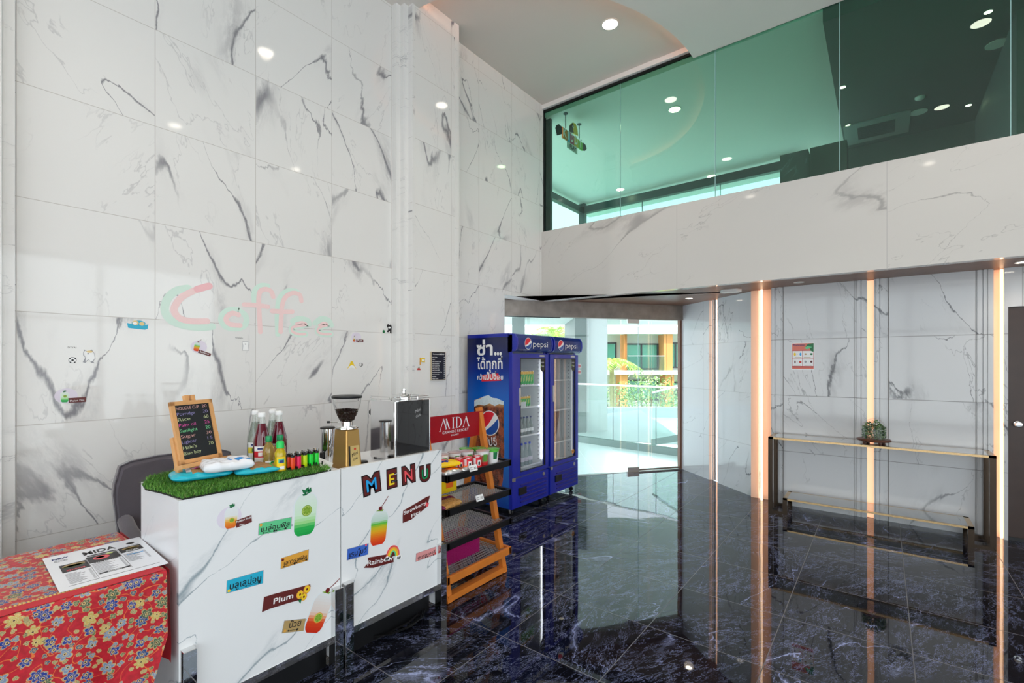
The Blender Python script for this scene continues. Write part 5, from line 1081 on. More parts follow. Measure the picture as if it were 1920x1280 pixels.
def fridge(ya, yb_, label, full):
    t = thing('drinks_fridge', label, 'drinks fridge', ((FXF+FXB)/2, (ya+yb_)/2, 0), 'blue drinks fridges')
    T_ = .035; z0, z1 = .075, 1.79; zi = .385
    b = MB(); b.box((FXB, ya, z0), (FXF-.045, ya+T_, z1), m_side if full else m_fblue); b.box((FXB, yb_-T_, z0), (FXF-.045, yb_, z1), m_fblue); b.box((FXB, ya+T_, z0), (FXB+T_, yb_-T_, z1), m_fin)
    b.box((FXB+T_, ya+T_, z1-T_), (FXF-.045, yb_-T_, z1), m_fblue); b.box((FXB+T_, ya+T_, z0), (FXF-.045, yb_-T_, zi), m_fin); b.build('cabinet', t)
    if full: b = MB(); b.box((FXF-.045, ya, z0), (FXF-.004, ya+.004, z1+.02), m_fblue); b.build('side_trim', t)
    b = MB(); b.box((FXB+T_, ya+T_, zi), (FXF-.05, ya+T_+.003, z1-T_), m_fin); b.box((FXB+T_, yb_-T_-.003, zi), (FXF-.05, yb_-T_, z1-T_), m_fin); b.box((FXB+T_, ya+T_, zi), (FXB+T_+.003, yb_-T_, z1-T_), m_fin); b.build('liner', t)
    # door
    b = MB(); dz0, dz1 = .385, 1.625; fw = .085 if full else .062; gy0, gy1 = ya+ (.13 if full else .075), yb_-.068
    b.rbox((FXF-.042, ya+.003, dz0), (FXF, gy0, dz1), m_fblue, .006); b.rbox((FXF-.042, gy1, dz0), (FXF, yb_-.003, dz1), m_fblue, .006)
    b.rbox((FXF-.042, gy0-.006, dz1-.045), (FXF, gy1+.006, dz1), m_fblue, .004); b.rbox((FXF-.042, gy0-.006, dz0), (FXF, gy1+.006, dz0+.040), m_fblue, .004)
    dr_ = b.build('door', t)
    b = MB(); b.box((FXF-.012, gy0-.004, dz0+.030), (FXF-.010, gy1+.004, dz1-.036), pane('fridge_glass', (.93, .95, .95) if 1 else 0, 1.1)); b.build('door_glass', dr_)
    b = MB()
    for q in ((gy0-.001, dz0+.038, gy0+.008, dz1-.044), (gy1-.008, dz0+.038, gy1+.001, dz1-.044)): b.box((FXF-.014, q[0], q[1]), (FXF-.001, q[2], q[3]), m_blackm)
    b.box((FXF-.014, gy0, dz1-.054), (FXF-.001, gy1, dz1-.044), m_blackm); b.box((FXF-.014, gy0, dz0+.038), (FXF-.001, gy1, dz0+.046), m_blackm); b.build('gasket', dr_)
    b = MB(); b.rbox((FXF-.004, gy0-.030, 1.10), (FXF+.012, gy0-.008, 1.28), m_steel, .003)
    b.build('door_handle', dr_)
    ff = frX(FXF-.006)
    b = MB(); b.prism(ff, [(gy1-.085, dz1-.052), (gy1-.008, dz1-.052), (gy1-.008, dz1-.17), (gy1-.045, dz1-.20), (gy1-.085, dz1-.17)], 0, .0012, m_black); b.prism(ff, rect(gy1-.075, dz1-.10, gy1-.02, dz1-.085), 0, .0018, F['grey']); b.prism(ff, rect(gy1-.06, dz1-.14, gy1-.02, dz1-.125), 0, .0018, F['grey']); b.prism(ff, circ(gy1-.068, dz1-.125, .009, n=10), 0, .0018, F['lime']); b.build('energy_label', dr_)
    b = MB(); b.prism(frX(FXF), rect(gy1-.11, dz1-.030, gy1-.02, dz1-.012), 0, .001, m_steel); b.build('badge', dr_)
    if not full: b = MB(); b.prism(ff, circ(gy1-.05, dz0+.10, .026, n=20), 0, .0014, F['peach']); b.prism(ff, circ(gy1-.05, dz0+.10, .014, n=16), 0, .0020, F['brown']); b.build('round_sticker', dr_)
    # header with curved illuminated style sign
    pr = [(FXF-.06, 1.635), (FXF+.015, 1.645), (FXF+.045, 1.665), (FXF+.055, 1.72), (FXF+.050, 1.775), (FXF+.025, 1.815), (FXF-.06, 1.826)]
    fh = lambda u, v, n=0.: Vector((u, ya+(yb_-ya)*n, v))
    b = MB(); b.prism(fh, pr[::-1], .0, .035, m_fblue); b.prism(fh, pr[::-1], .965, 1., m_fblue); b.prism(fh, [(x-.004, z) for x, z in pr][::-1], .035, .965, mat('header_print', srgb(10, 44, 120), .2, vary=.7, vscale=4)); b.box((FXB, ya, z1), (FXF-.05, yb_, 1.826), m_fblue); h = b.build('header', t)
    fs_ = frX(FXF+.052); g0 = onX(990.5 if full else 1051.8, 644 if full else 648, FXF+.052); s0 = onX(999.5 if full else 1060, 651, FXF+.052); s1 = onX(1027 if full else 1082, 651, FXF+.052)
    b = MB(); globe(b, fs_, g0.y, 1.725, .055, .055); b.build('logo', h)
    b = MB(); textfit(b, fs_, 'pepsi', (s0.y, 1.695), (s1.y, 1.695), F['white'], cap=.062, n0=.001, bold=-.004); b.build('lettering', h)
    # lower grille
    b = MB(); b.rbox((FXF-.045, ya+.002, z0), (FXF-.004, yb_-.002, .372), m_fblue, .006)
    for i in range(5): b.rbox((FXF-.010, ya+.13, .115+i*.042), (FXF+.006, yb_-.05, .133+i*.042), mat('fridge_rib', srgb(30, 26, 120), .3), .006)
    b.rbox((FXF-.008, ya+.10, .195), (FXF+.008, ya+.23, .270), m_black, .004); b.build('grille', t)
    b = MB(); c_ = (FXF-.003, yb_-.10, .335); b.lathe([(.020, 0), (.020, .006), (.012, .007)], c_, m_steel, 20, axis='x'); b.build('lock', t)
    b = MB(); b.rbox((FXF-.006, ya+.0, .352), (FXF+.012, ya+.035, .385), m_steel, .002); b.build('hinge', t)
    for x, y in ((FXF-.07, ya+.06), (FXF-.07, yb_-.06), (FXB+.06, ya+.06), (FXB+.06, yb_-.06)):
        b = MB(); b.lathe([(.024, -.011), (.026, -.007), (.026, .007), (.024, .011)], (x, y, .026), m_black, 20, axis='y'); b.box((x-.012, y-.016, .03), (x+.012, y-.013, .076), m_chrome); b.box((x-.012, y+.013, .03), (x+.012, y+.016, .076), m_chrome); b.lathe([(.012, -.0125), (.012, .0125)], (x, y, .026), m_chrome, 14, axis='y'); b.build('caster', t)
    zs = [onX(985, py, FXF-.10).z for py in (721, 762, 815, 872)]
    if not full: zs = [1.335, .99, .62]
    for z in zs:
        b = MB(); xs0, xs1 = FXB+.05, FXF-.085
        for i in range(14): b.bar((xs0, ya+.05+(yb_-ya-.1)*i/13, z-.004), (xs1, ya+.05+(yb_-ya-.1)*i/13, z-.004), .004, .004, m_labelw)
        b.rbox((xs1-.004, ya+.042, z-.016), (xs1+.004, yb_-.042, z), m_labelw, .002); b.build('wire_shelf', t)
    b = MB(); b.rbox((FXF-.075, yb_-.052, .48), (FXF-.060, yb_-.042, 1.56), mat('fridge_led' if full else 'fridge_led_dim', (1, 1, 1), .4, emit=(.95, .95, 1.), es=9 if full else .25), .002); b.build('light_strip', t)
    b = MB()
    for i in range(52): b.box((FXF-.12, yb_-.0400, .47+i*.021), (FXF-.108, yb_-.0385, .482+i*.021), m_labelw if i % 2 else F['grey'])
    b.build('shelf_rail', t)
    return t, zs
FA, zsA = fridge(3.697, 4.345, 'blue drinks fridge with printed cola side, nearer to the snack rack', True)
FB, zsB = fridge(4.372, 4.985, 'blue drinks fridge farther back by the glass entrance', False)
FY = 3.697; fy = frY(FY); sq = lambda px, py: (lambda p: (p.x, p.z))(onY(px, py, FY))
b = MB(); b.prism(fy, [sq(*q) for q in ((889.5, 750), (895, 748), (905, 744), (916, 741.5), (922, 745), (930, 747), (938, 750), (944.5, 752), (944.5, 800), (945.5, 850), (943, 900), (938, 926), (915, 932), (896, 926), (890, 900), (888.5, 850), (888, 800))], 0, .0008, m_cola)
b.build('cola_glass_picture', FA)
b = MB(); b.prism(fy, [sq(*q) for q in ((889.5, 752), (893, 749), (900, 747.5), (907, 743), (916, 740.5), (923, 745.5), (932, 746.5), (939, 750), (944.5, 752), (944.5, 759), (936, 757), (928, 761), (918, 756), (908, 760), (898, 758), (889.5, 762))], 0, .0014, m_foam); b.build('foam_picture', FA)
b = MB(); gc = sq(918, 793); globe(b, fy, gc[0], gc[1], .119, .119, .002, .25); b.build('logo', FA)
b = MB()
def tf(st, p0, p1, hpx, m=F['white'], bold=.02):
    a, c = sq(*p0), sq(*p1); textfit(b, fy, st, a, c, m, cap=hpx*4.75/FPX, n0=.0022, bold=bold)
tf('ซ่า', (894, 665.5), (924, 665), 24, bold=.025); tf('...', (927, 665), (941, 664.7), 27, bold=.03)
tf('ได้ทุกที่', (894.5, 691.5), (942.5, 691), 19, bold=.02); 
b.prism(fy, [sq(*q) for q in ((903, 715), (905, 702.5), (934, 699.5), (940, 713.5))], 0, .0018, mat('ribbon_red', srgb(222, 24, 40), .4))
tf('คว้า', (895, 711.5), (908, 711.3), 9); tf('เป๊ปซี่', (909, 711.5), (931, 711), 12, bold=.035); tf('เลย', (932, 711.3), (943.5, 711.3), 9); tf('เป๊ปซี่', (905, 835), (932, 835), 15, bold=.0)
b.build('lettering', FA)
# stock in the first fridge
def slim(x, y, z, label, kind, grp, H=.135, r=.026):
    p = Vector((x, y, z)); t = thing({'can': 'drink_can', 'bottle': 'glass_bottle', 'cap': 'glass_bottle'}[kind], label, 'can' if kind == 'can' else 'bottle', p, grp)
    b = MB()
    if kind == 'can':
        g1, g2 = mat('can_green', srgb(40, 165, 70), .3, .2), mat('can_orange_top', srgb(225, 170, 60), .3, .2)
        b.lathe([(r*.85, 0), (r, .006), (r, H*.30), (r, H*.74), (r, H*.93), (r*.8, H)], p, g1, 20, ms=[m_chrome, g1, g1, g2, m_chrome]); b.build('body', t)
        b = MB(); a0 = math.atan2(-p.y, -p.x); vs = []
        for i in range(7):
            a = a0-.5+1.*i/6; vs += [(p.x+(r+.0006)*math.cos(a), p.y+(r+.0006)*math.sin(a), p.z+H*(.12+.03*i)), (p.x+(r+.0006)*math.cos(a), p.y+(r+.0006)*math.sin(a), p.z+H*(.28+.08*i))]
        b.add(vs, [(2*i, 2*i+2, 2*i+3, 2*i+1) for i in range(6)], F['limep'], True); b.build('label', t)
    else:
        gm = mat('stock_glass', (.45, .5, .48), .08, trans=.6, ior=1.4) if kind == 'bottle' else mat('stock_clear', (.62, .70, .72), .08, trans=.6, ior=1.35)
        b.lathe([(r*.9, 0), (r, .01), (r, H*.42), (r*.92, H*.52), (r*.45, H*.78), (r*.36, H*.95), (r*.36, H*.97)], p, gm, 20); b.build('bottle', t)
        b = MB(); b.lathe([(r*.44, H*.92), (r*.44, H)], p, F['navy'] if kind == 'bottle' else mat('cap_blue', srgb(40, 70, 200), .4), 16); b.build('cap', t)
        b = MB(); b.lathe([(r+.001, H*.18), (r+.001, H*.36)], p, m_labelw if kind == 'bottle' else F['lilac'], 20, cap=False); b.build('label', t)
    return t
names5 = ['first', 'second', 'third', 'fourth', 'fifth', 'sixth']
for i in range(5):
    q = onX(977.2+i*4.8, 719, FXF-.12); slim(FXF-.12, q.y, zsA[0], names5[i]+' green can from the left on the top fridge shelf', 'can', 'green cans on the top fridge shelf', .150, .0235)
for i in range(4):
    q = onX(976.5+i*4.6, 760, FXF-.12); slim(FXF-.12, q.y, zsA[1], names5[i]+' small can from the left on the second fridge shelf', 'can', 'small cans on the second fridge shelf', .115, .0235)
for i in range(4):
    q = onX(976.5+i*6.2, 812, FXF-.12); slim(FXF-.12, q.y, zsA[2], names5[i]+' dark glass bottle from the left on the third fridge shelf', 'bottle', 'glass bottles on the third fridge shelf', .19, .027)
for i in range(3):
    q = onX(978+i*7.5, 868, FXF-.12); slim(FXF-.12, q.y, zsA[3], names5[i]+' clear bottle with blue cap from the left on the lowest fridge shelf', 'cap', 'clear bottles on the lowest fridge shelf', .235, .030)
b = MB(); q = onX(981, 756, FXF-.085); b.rbox((FXF-.080, q.y-.045, zsA[1]), (FXF-.079, q.y+.045, zsA[1]+.055), m_labelw, .0004); base_of(tag(b.build('shelf_card'), 'small white price card on the second fridge shelf', 'price card'))
t = thing('paper_bucket', 'dark tapered paper bucket inside the farther fridge', 'bucket', (FXF-.20, 4.66, zsB[2])); b = MB(); b.lathe([(.075, 0), (.115, .34)], (FXF-.20, 4.66, zsB[2]), mat('bucket_dark', (.04, .035, .05), .5), 28); b.build('body', t)
b = MB(); tb = frame((FXF-.20+.085*math.cos(-.95), 4.66+.085*math.sin(-.95), zsB[2]+.12), (.81, .58, 0), (0, 0, 1)); textfit(b, tb, 'N GETS', (-.065, 0), (.055, 0), F['grey'], cap=.035, n0=.022); b.build('lettering', t)

# ================= stickers and writing on the side wall =================
XWs = XW; wf = frX(XW); wq = lambda px, py: (lambda p: (p.y, p.z))(onX(px, py, XW))
def ribbon(b, pts, w0, m, n1):
    P = [Vector(wq(*q)) for q in pts]
    # smooth the drawn line
    Q = []
    for i in range(len(P)-1):
        a, c, d, e = P[max(i-1, 0)], P[i], P[i+1], P[min(i+2, len(P)-1)]
        for k in range(6):
            s_ = k/6; Q.append(.5*((2*c)+(-a+d)*s_+(2*a-5*c+4*d-e)*s_*s_+(-a+3*c-3*d+e)*s_**3))
    Q.append(P[-1]); L, R = [], []
    for i, p in enumerate(Q):
        d = (Q[min(i+1, len(Q)-1)]-Q[max(i-1, 0)]).normalized(); nn = Vector((-d.y, d.x)); L.append(p+nn*w0/2); R.append(p-nn*w0/2)
    vs = [wf(p[0], p[1], n1) for p in L]+[wf(p[0], p[1], n1) for p in R]; n = len(L)
    b.add(vs, [(i, n+i, n+i+1, i+1) for i in range(n-1)], m)
    for e_, a_ in ((0, L[0]-Q[0]), (-1, R[-1]-Q[-1])):
        c = Q[e_]; b0 = math.degrees(math.atan2(a_.y, a_.x)); pts_ = circ(c[0], c[1], w0/2, n=10, a0=b0, a1=b0+180)
        b.add([wf(x, y, n1) for x, y in pts_], [tuple(range(10))], m)
        b.v[-10:] = [q+Vector((.0001, 0, 0)) for q in b.v[-10:]]
m_pk = mat('coffee_pink', srgb(244, 212, 211), .5, vary=.03, vscale=120); m_gn = mat('coffee_green', srgb(212, 234, 222), .5); m_pk2 = mat('coffee_pink_strong', srgb(245, 192, 196), .5)
strokes = {'C': [[(388, 536), (368, 543), (342, 556), (329, 572), (327, 584), (338, 597), (360, 602), (388, 602)]], 'o': [[(447, 590), (436, 587), (427, 592), (424, 600), (432, 608), (450, 610)]],
 'f': [[(512, 556), (508, 546), (498, 542), (488, 546), (485, 560), (486, 590), (488, 622)], [(458, 571), (480, 572), (502, 575)]], 'f2': [[(565, 564), (562, 553), (550, 549), (536, 556), (529, 572), (527, 598), (526, 622)], [(510, 583), (530, 584), (548, 584)]],
 'e': [[(555, 607), (566, 604), (574, 608), (560, 611), (548, 614), (549, 622), (560, 626), (572, 626)]], 'e2': [[(598, 610), (607, 605), (614, 609), (604, 612), (596, 617), (597, 623), (607, 626), (620, 626)]]}
greenst = {'C': [(352, 540), (330, 545), (314, 560), (309, 582), (320, 600), (345, 610), (375, 614), (398, 612)], 'o': [(447, 581), (430, 581), (418, 589), (415, 601), (423, 612), (440, 616), (456, 612), (462, 602), (459, 590), (447, 582)], 'f': [(502, 536), (488, 536), (477, 548), (478, 570)], 'f2': [(556, 546), (538, 546), (524, 560), (520, 590), (521, 626)], 'e': [(548, 602), (560, 597), (576, 600), (580, 608)], 'e2': [(590, 606), (602, 597), (616, 600), (622, 610)]}
ct = thing('coffee_lettering', 'large faint pink and green word Coffee drawn on the marble wall', 'wall lettering', (XW, onX(470, 585, XW).y, onX(470, 620, XW).z))
for k_ in strokes:
    b = MB()
    wd = .042 if k_ == 'C' else .036
    ribbon(b, greenst[k_], wd*1.1, m_gn, .0006)
    if k_ in ('e', 'e2'):
        for s_ in strokes[k_]: ribbon(b, s_, wd*1.35, m_gn, .0007)
    for q_, s_ in enumerate(strokes[k_]): ribbon(b, s_, wd*(.55 if k_[0] == 'e' else .95), m_pk, .0010+.0003*q_)
    if k_ == 'C': ribbon(b, [(370, 542), (388, 537), (392, 536)], wd*1.05, m_pk2, .0016)
    b.build('letter', ct)
def round_sticker(cpx, foot, top, kind, tagpts, txt, tp, label, topper):
    c = wq(*cpx); t = thing('round_drink_sticker', label, 'sticker', (XW, c[0], c[1]), 'round drink stickers on the marble wall'); fr = wf
    b = MB(); b.prism(fr, circ(c[0], c[1], .048, .042, n=28), 0, .0006, F['lilac']); b.build('backing', t)
    f_, t_ = wq(*foot), wq(*top); d = (t_[0]-f_[0], t_[1]-f_[1])
    b = MB(); cup(b, frX(XW+.0006), f_, math.hypot(*d), math.degrees(math.atan2(d[1], d[0]))-90, kind, topper=topper, wk=.6); b.build('drink_picture', t)
    b = MB(); b.prism(fr, [wq(*q) for q in tagpts], 0, .0026, F['brown']); o = b.build('name_tag', t)
    b = MB(); textfit(b, fr, txt, wq(*tp[0]), wq(*tp[1]), F['white'], n0=.0028); b.build('lettering', o)
round_sticker((124, 742), (121, 754), (121, 735), 'melon', [(128, 746), (161, 744), (161, 753), (129, 755)], 'Melon Fizz', ((131, 753), (158, 751)), 'round melon fizz sticker with a green drink on the marble wall above the floral table', 'leaf')
round_sticker((373, 650), (367, 658), (371, 642), 'rainbow', [(373, 655), (396, 663), (394, 668), (371, 661)], 'Rainbow', ((374, 660), (391, 665.5)), 'round rainbow drink sticker on the marble wall above the chalkboard', 'cherry')
round_sticker((668, 632), (664, 640), (664, 631), 'plum', [(668, 636), (681, 636.5), (681, 641), (668, 641)], 'Plum', ((669.5, 640), (679, 640)), 'round plum drink sticker on the marble wall above the coffee machine', 'cherry')
m_cat = mat('cat_tan', srgb(226, 200, 140), .5)
def ws(name, label, px, py, shapes, fr=wf, q=wq, xw=XW, cat='sticker'):
    c = q(px, py); t = thing(name, label, cat, (xw, c[0], c[1])); b = MB()
    for i, (kind, arg, m) in enumerate(shapes):
        n1 = .0006+.0003*i; m = F[m] if isinstance(m, str) else m
        if kind == 'e': cx, cy, rx, ry = arg; u = q(cx, cy); ux = abs(q(cx+rx, cy)[0]-u[0]); uz = abs(q(cx, cy+ry)[1]-u[1]); b.prism(fr, circ(u[0], u[1], ux, uz, 18), 0, n1, m)
        else: b.prism(fr, [q(*p) for p in arg], 0, n1, m)
    b.build('print', t); return t
ws('sofa_sticker', 'turquoise sofa sticker with a lying tan cat on the marble wall', 258, 610, [('e', (260, 606, 13, 5.5), 'cyan'), ('p', [(238, 605), (246, 607), (272, 609), (278, 608), (277, 616), (272, 618), (243, 615), (240, 614)], 'cyan'), ('e', (254, 605, 6, 4.5), m_cat), ('e', (266, 607, 5, 3.5), m_cat), ('e', (253, 606, 4, 2.5), 'white')])
ws('football_sticker', 'black and white football sticker on the marble wall left of the chalkboard', 136, 675, [('e', (136, 675, 7.5, 6), 'black'), ('e', (136, 675, 6.8, 5.4), 'white'), ('e', (136, 675, 2.4, 2), 'black'), ('e', (131, 672, 1.5, 1.2), 'black'), ('e', (141, 672, 1.5, 1.2), 'black'), ('e', (132, 679, 1.5, 1.2), 'black'), ('e', (140, 679, 1.5, 1.2), 'black')])
b = MB(); textfit(b, wf, 'DTYAI', wq(127, 652.5), wq(143, 653), F['black'], n0=.0004); base_of(tag(b.build('small_lettering'), 'tiny black letters on the marble wall above the football sticker', 'wall lettering'))
b = MB(); textfit(b, wf, 'TOYKEN', wq(441, 634.5), wq(455, 635), F['black'], n0=.0004); base_of(tag(b.build('small_lettering'), 'tiny black letters on the marble wall beside the white cat outline', 'wall lettering'))
ws('cat_sticker', 'tan and white walking cat sticker on the marble wall beside the football', 166, 670, [('p', [(156, 661), (158, 655), (162, 658), (168, 657), (172, 655), (177, 662), (179, 672), (175, 677), (177, 681), (171, 680), (166, 674), (160, 680), (155, 679), (160, 670), (156, 666)], 'grey'), ('p', [(157, 661), (159, 657), (162, 659), (168, 658), (171, 657), (176, 662), (178, 671), (174, 676), (170, 678), (166, 673), (160, 678), (161, 670), (158, 666)], 'white'), ('e', (168, 659, 6, 2), m_cat), ('e', (165, 663, 1.5, 1), 'black')])
ws('cat_outline_sticker', 'white cat outline sticker on the marble wall below the word Coffee', 460, 649, [('p', rrect(0, 0, 1, 1, .2) and [(453.5, 641), (457, 639.5), (463, 639.5), (467, 641), (466, 648), (467, 657), (454, 657), (455, 648)], 'grey'), ('p', [(454.2, 641.5), (457, 640.3), (463, 640.3), (466.2, 641.5), (465.2, 648), (466.2, 656.4), (454.8, 656.4), (455.8, 648)], 'white'), ('e', (460, 645, 1.3, 1), 'grey')])
ws('yellow_cat_sticker', 'small yellow and white stretching cat sticker on the marble wall left of the espresso machine', 659, 685, [('p', [(651, 691), (655, 684), (658, 677), (661, 677), (664, 684), (668, 691), (660, 688)], 'yellow'), ('p', [(652, 691), (656, 686), (660, 684), (664, 686), (667, 691), (660, 689)], 'white')])
ws('doodle_sticker', 'tiny black and white doodle sticker beside the yellow cat sticker', 677, 684, [('e', (677, 683.5, 3.4, 3.4), 'black'), ('e', (676.5, 683.5, 2.5, 2.4), 'white'), ('e', (677.5, 684, 1, 1), 'black')])
ws('black_cat_sticker', 'black and white cat sticker at the edge of the ribbed pilaster', 730, 617, [('p', [(725, 611), (727, 607), (730, 609), (733, 608), (734.5, 612), (734, 625), (731, 624), (731, 620), (728, 623), (725, 622), (728, 617)], 'black'), ('e', (730, 614, 2.5, 1.6), 'white'), ('e', (719.5, 621.5, 2.2, 3), 'leaf')])
pf = frX(XP+.0045); pq = lambda px, py: (lambda p: (p.y, p.z))(onX(px, py, XP+.0045))
ws('yellow_cat_sticker', 'small yellow cat and tree sticker on the pilaster left of the black price board', 790, 677, [('p', [(787, 670), (789, 670), (789, 684), (787, 684)], 'orange'), ('p', [(789, 671), (797, 671), (796, 675), (797, 679), (789, 678)], 'yellow'), ('e', (793, 675, 2.4, 2), 'white')], pf, pq, XP)
ws('fruit_sticker', 'tiny red fruit sticker low on the pilaster', 785, 691, [('p', [(782, 693.5), (783, 690), (787, 690), (789, 693.5)], 'red'), ('e', (785.5, 689, 1, 1.5), 'leaf')], pf, pq, XP)
# black price board on the pilaster
c = pq(820, 713); t = thing('price_board', 'black framed coffee price board hanging on the marble pilaster', 'price board', (XP, c[0], c[1])); ia, ib = pq(807.2, 713), pq(834, 659.5)
b = MB(); b.prism(pf, rect(ia[0], ia[1], ib[0], ib[1]), 0, .012, mat('frame_beige', srgb(205, 190, 160), .4)); b.build('frame', t)
b = MB(); b.prism(pf, rect(ia[0]+.004, ia[1]+.005, ib[0]-.004, ib[1]-.005), 0, .013, mat('board_navy', srgb(28, 30, 44), .3)); b.build('board', t)
b = MB(); wB, hB = ib[0]-ia[0], ib[1]-ia[1]
textfit(b, pf, 'Recommended', (ia[0]+.02, ib[1]-.030), (ia[0]+wB*.55, ib[1]-.030), F['white'], cap=.012, n0=.0132); textfit(b, pf, 'MENU', (ia[0]+wB*.56, ib[1]-.030), (ib[0]-.02, ib[1]-.030), F['white'], cap=.012, n0=.0132, bold=.03)
for i, s_ in enumerate(('Hot Coffee', 'Latte', 'Iced Caramel Latte', 'Iced Americano', 'Iced Cappuccino', 'Iced Green Tea', 'Iced Cocoa Milk', 'Iced Honey Lemon Tea', 'Iced Lemon Tea', 'Smoothie', 'Italian Soda')):
    z = ib[1]-.058-i*.0205; textfit(b, pf, s_, (ia[0]+.012, z), (ia[0]+.012+.0062*len(s_), z), F['white'], cap=.008, n0=.0132, bold=.02); textfit(b, pf, '60', (ib[0]-.026, z), (ib[0]-.014, z), F['white'], cap=.008, n0=.0132, bold=.02)
b.build('lettering', t)
# ================= poster on the console wall =================
cfy = frY(YC-.0105); a_, c_ = onY(1484, 693, YC-.0105), onY(1527, 642, YC-.0105); x0, z0, x1, z1 = a_.x, a_.z, c_.x, c_.z; W_, H_ = x1-x0, z1-z0
t = thing('food_poster', 'small red and white food offer poster on the console wall', 'poster', ((x0+x1)/2, YC, z0)); P_ = lambda x, y: (x0+x*W_, z0+y*H_)
def R_(b, xa, ya, xb, yb_, m, n1): b.prism(cfy, [P_(xa, ya), P_(xb, ya), P_(xb, yb_), P_(xa, yb_)], 0, n1, m)
b = MB(); R_(b, 0, 0, 1, 1, F['white'], .0010); b.build('sheet', t)
pr = mat('poster_coral', srgb(222, 122, 104), .4); prd = mat('poster_red', srgb(190, 50, 50), .4)
b = MB(); R_(b, .03, .72, .97, .98, pr, .0014); R_(b, .03, .03, .97, .09, pr, .0014); R_(b, .03, .09, .97, .14, prd, .0014); R_(b, .03, .70, .97, .72, prd, .0014); R_(b, .03, .40, .97, .415, prd, .0014); R_(b, .48, .14, .495, .72, prd, .0014); R_(b, .03, .14, .045, .72, prd, .0014); R_(b, .955, .14, .97, .72, prd, .0014)
b.prism(cfy, [P_(*q) for q in ((.62, .86), (.72, .96), (.97, .98), (.97, .66), (.84, .70), (.80, .80))], 0, .0018, F['leaf']); b.prism(cfy, [P_(*q) for q in ((.55, .80), (.70, .88), (.92, .84), (.70, .76))], 0, .0022, F['green'])
for cx, cy, rx, ry, m in ((.15, .58, .05, .06, 'yellow'), (.40, .58, .04, .06, 'sky'), (.62, .58, .05, .03, 'tan'), (.87, .58, .06, .035, 'leaf'), (.16, .29, .03, .06, 'brown'), (.39, .29, .055, .04, 'red'), (.62, .30, .05, .04, 'grey'), (.87, .30, .05, .04, 'brown')): b.prism(cfy, [P_(*q) for q in circ(cx, cy, rx, ry, 14)], 0, .0018, F[m])
for x, y in ((.27, .58), (.745, .58), (.27, .29), (.745, .29)): R_(b, x-.015, y-.005, x+.015, y+.005, F['grey'], .0018)
for x, y in ((.15, .46), (.54, .46), (.10, .17), (.58, .17)): R_(b, x, y-.008, x+.30, y+.008, F['tan'], .0018)
b.build('poster_pictures', t)
b = MB(); textfit(b, cfy, 'Promotion', P_(.08, .885), P_(.58, .885), F['navy'], cap=.020, n0=.0020, bold=.02); b.build('lettering', t)
# ================= console table =================
m_brz = mat('dark_bronze', srgb(70, 58, 48), .18, .9); m_brass = mat('brass', srgb(196, 164, 120), .22, .95); m_tabglass = pane('smoked_table_glass', (.55, .58, .58), 2.2)
CX0, CX1, CY0, CY1 = -.925, .728, 5.45, 5.80; zt = .772
t = thing('console_table', 'long bronze and brass console table with smoked glass top against the marble wall', 'console table', ((CX0+CX1)/2, (CY0+CY1)/2, 0))
b = MB()
for a, c in (((CX0, CY0, zt-.018), (CX1, CY0+.030, zt)), ((CX0, CY1-.030, zt-.018), (CX1, CY1, zt)), ((CX0, CY0, zt-.018), (CX0+.045, CY1, zt)), ((CX1-.045, CY0, zt-.018), (CX1, CY1, zt))): b.box(a, c, m_brass)
b.build('top_frame', t)
b = MB(); b.box((CX0+.040, CY0+.026, zt-.006), (CX1-.040, CY1-.026, zt+.0005), m_tabglass); b.build('glass_top', t)
LX0, LX1, ls, lz = -.795, .60, .040, .165
for y in (CY0, CY1-ls):
    for x in (CX0, CX1-ls):
        b = MB(); b.box((x, y, 0), (x+ls, y+ls, zt-.018), m_brz); b.build('leg', t)
    for xa, xb in ((CX0+ls, LX0+ls), (LX1-ls, CX1-ls)):
        b = MB(); b.box((xa, y, 0), (xb, y+ls, .028), m_brz); b.build('foot_rail', t)
    for x in (LX0, LX1-ls):
        b = MB(); b.box((x, y, .028), (x+ls, y+ls, lz-.016), m_brz); b.build('short_leg', t)
for x in (CX0, CX1-ls):
    b = MB(); b.box((x, CY0+ls, 0), (x+ls*.8, CY1-ls, .028), m_brz); b.build('side_rail', t)
b = MB()
for a, c in (((LX0, CY0, lz-.016), (LX1, CY0+.028, lz)), ((LX0, CY1-.028, lz-.016), (LX1, CY1, lz)), ((LX0, CY0, lz-.016), (LX0+.04, CY1, lz)), ((LX1-.04, CY0, lz-.016), (LX1, CY1, lz))): b.box(a, c, m_brass)
b.build('shelf_frame', t)
b = MB(); b.box((LX0+.036, CY0+.024, lz-.006), (LX1-.036, CY1-.024, lz+.0005), m_tabglass); b.build('glass_shelf', t)
# terrarium
p = Vector((-.065, 5.625, zt+.001)); t = thing('glass_dome_terrarium', 'glass dome with green plants on a dark wooden base on the console', 'terrarium', p)
m_wd = mat('dark_turned_wood', srgb(86, 48, 34), .35, vary=.3, vscale=30)
b = MB()
for a in range(4): b.lathe([(.014, 0), (.017, .012), (.013, .024)], p+Vector((.085*math.cos(a*PI/2+.6), .085*math.sin(a*PI/2+.6), 0)), m_wd, 14)
b.lathe([(.118, .022), (.130, .026), (.132, .036), (.124, .044), (.01, .045)], p, m_wd, 40); b.build('wooden_base', t)
b = MB(); b.lathe([(.102*math.cos(a) if a > 0 else .102, .046+(.070 if a > 0 else 0)+.118*math.sin(max(a, 0))) for a in (-1, 0.001, .25, .5, .75, 1., 1.2, 1.4, 1.55)], p, pane('dome_glass', (.985, .99, .99), .8), 40, cap=False); b.build('glass_dome', t)
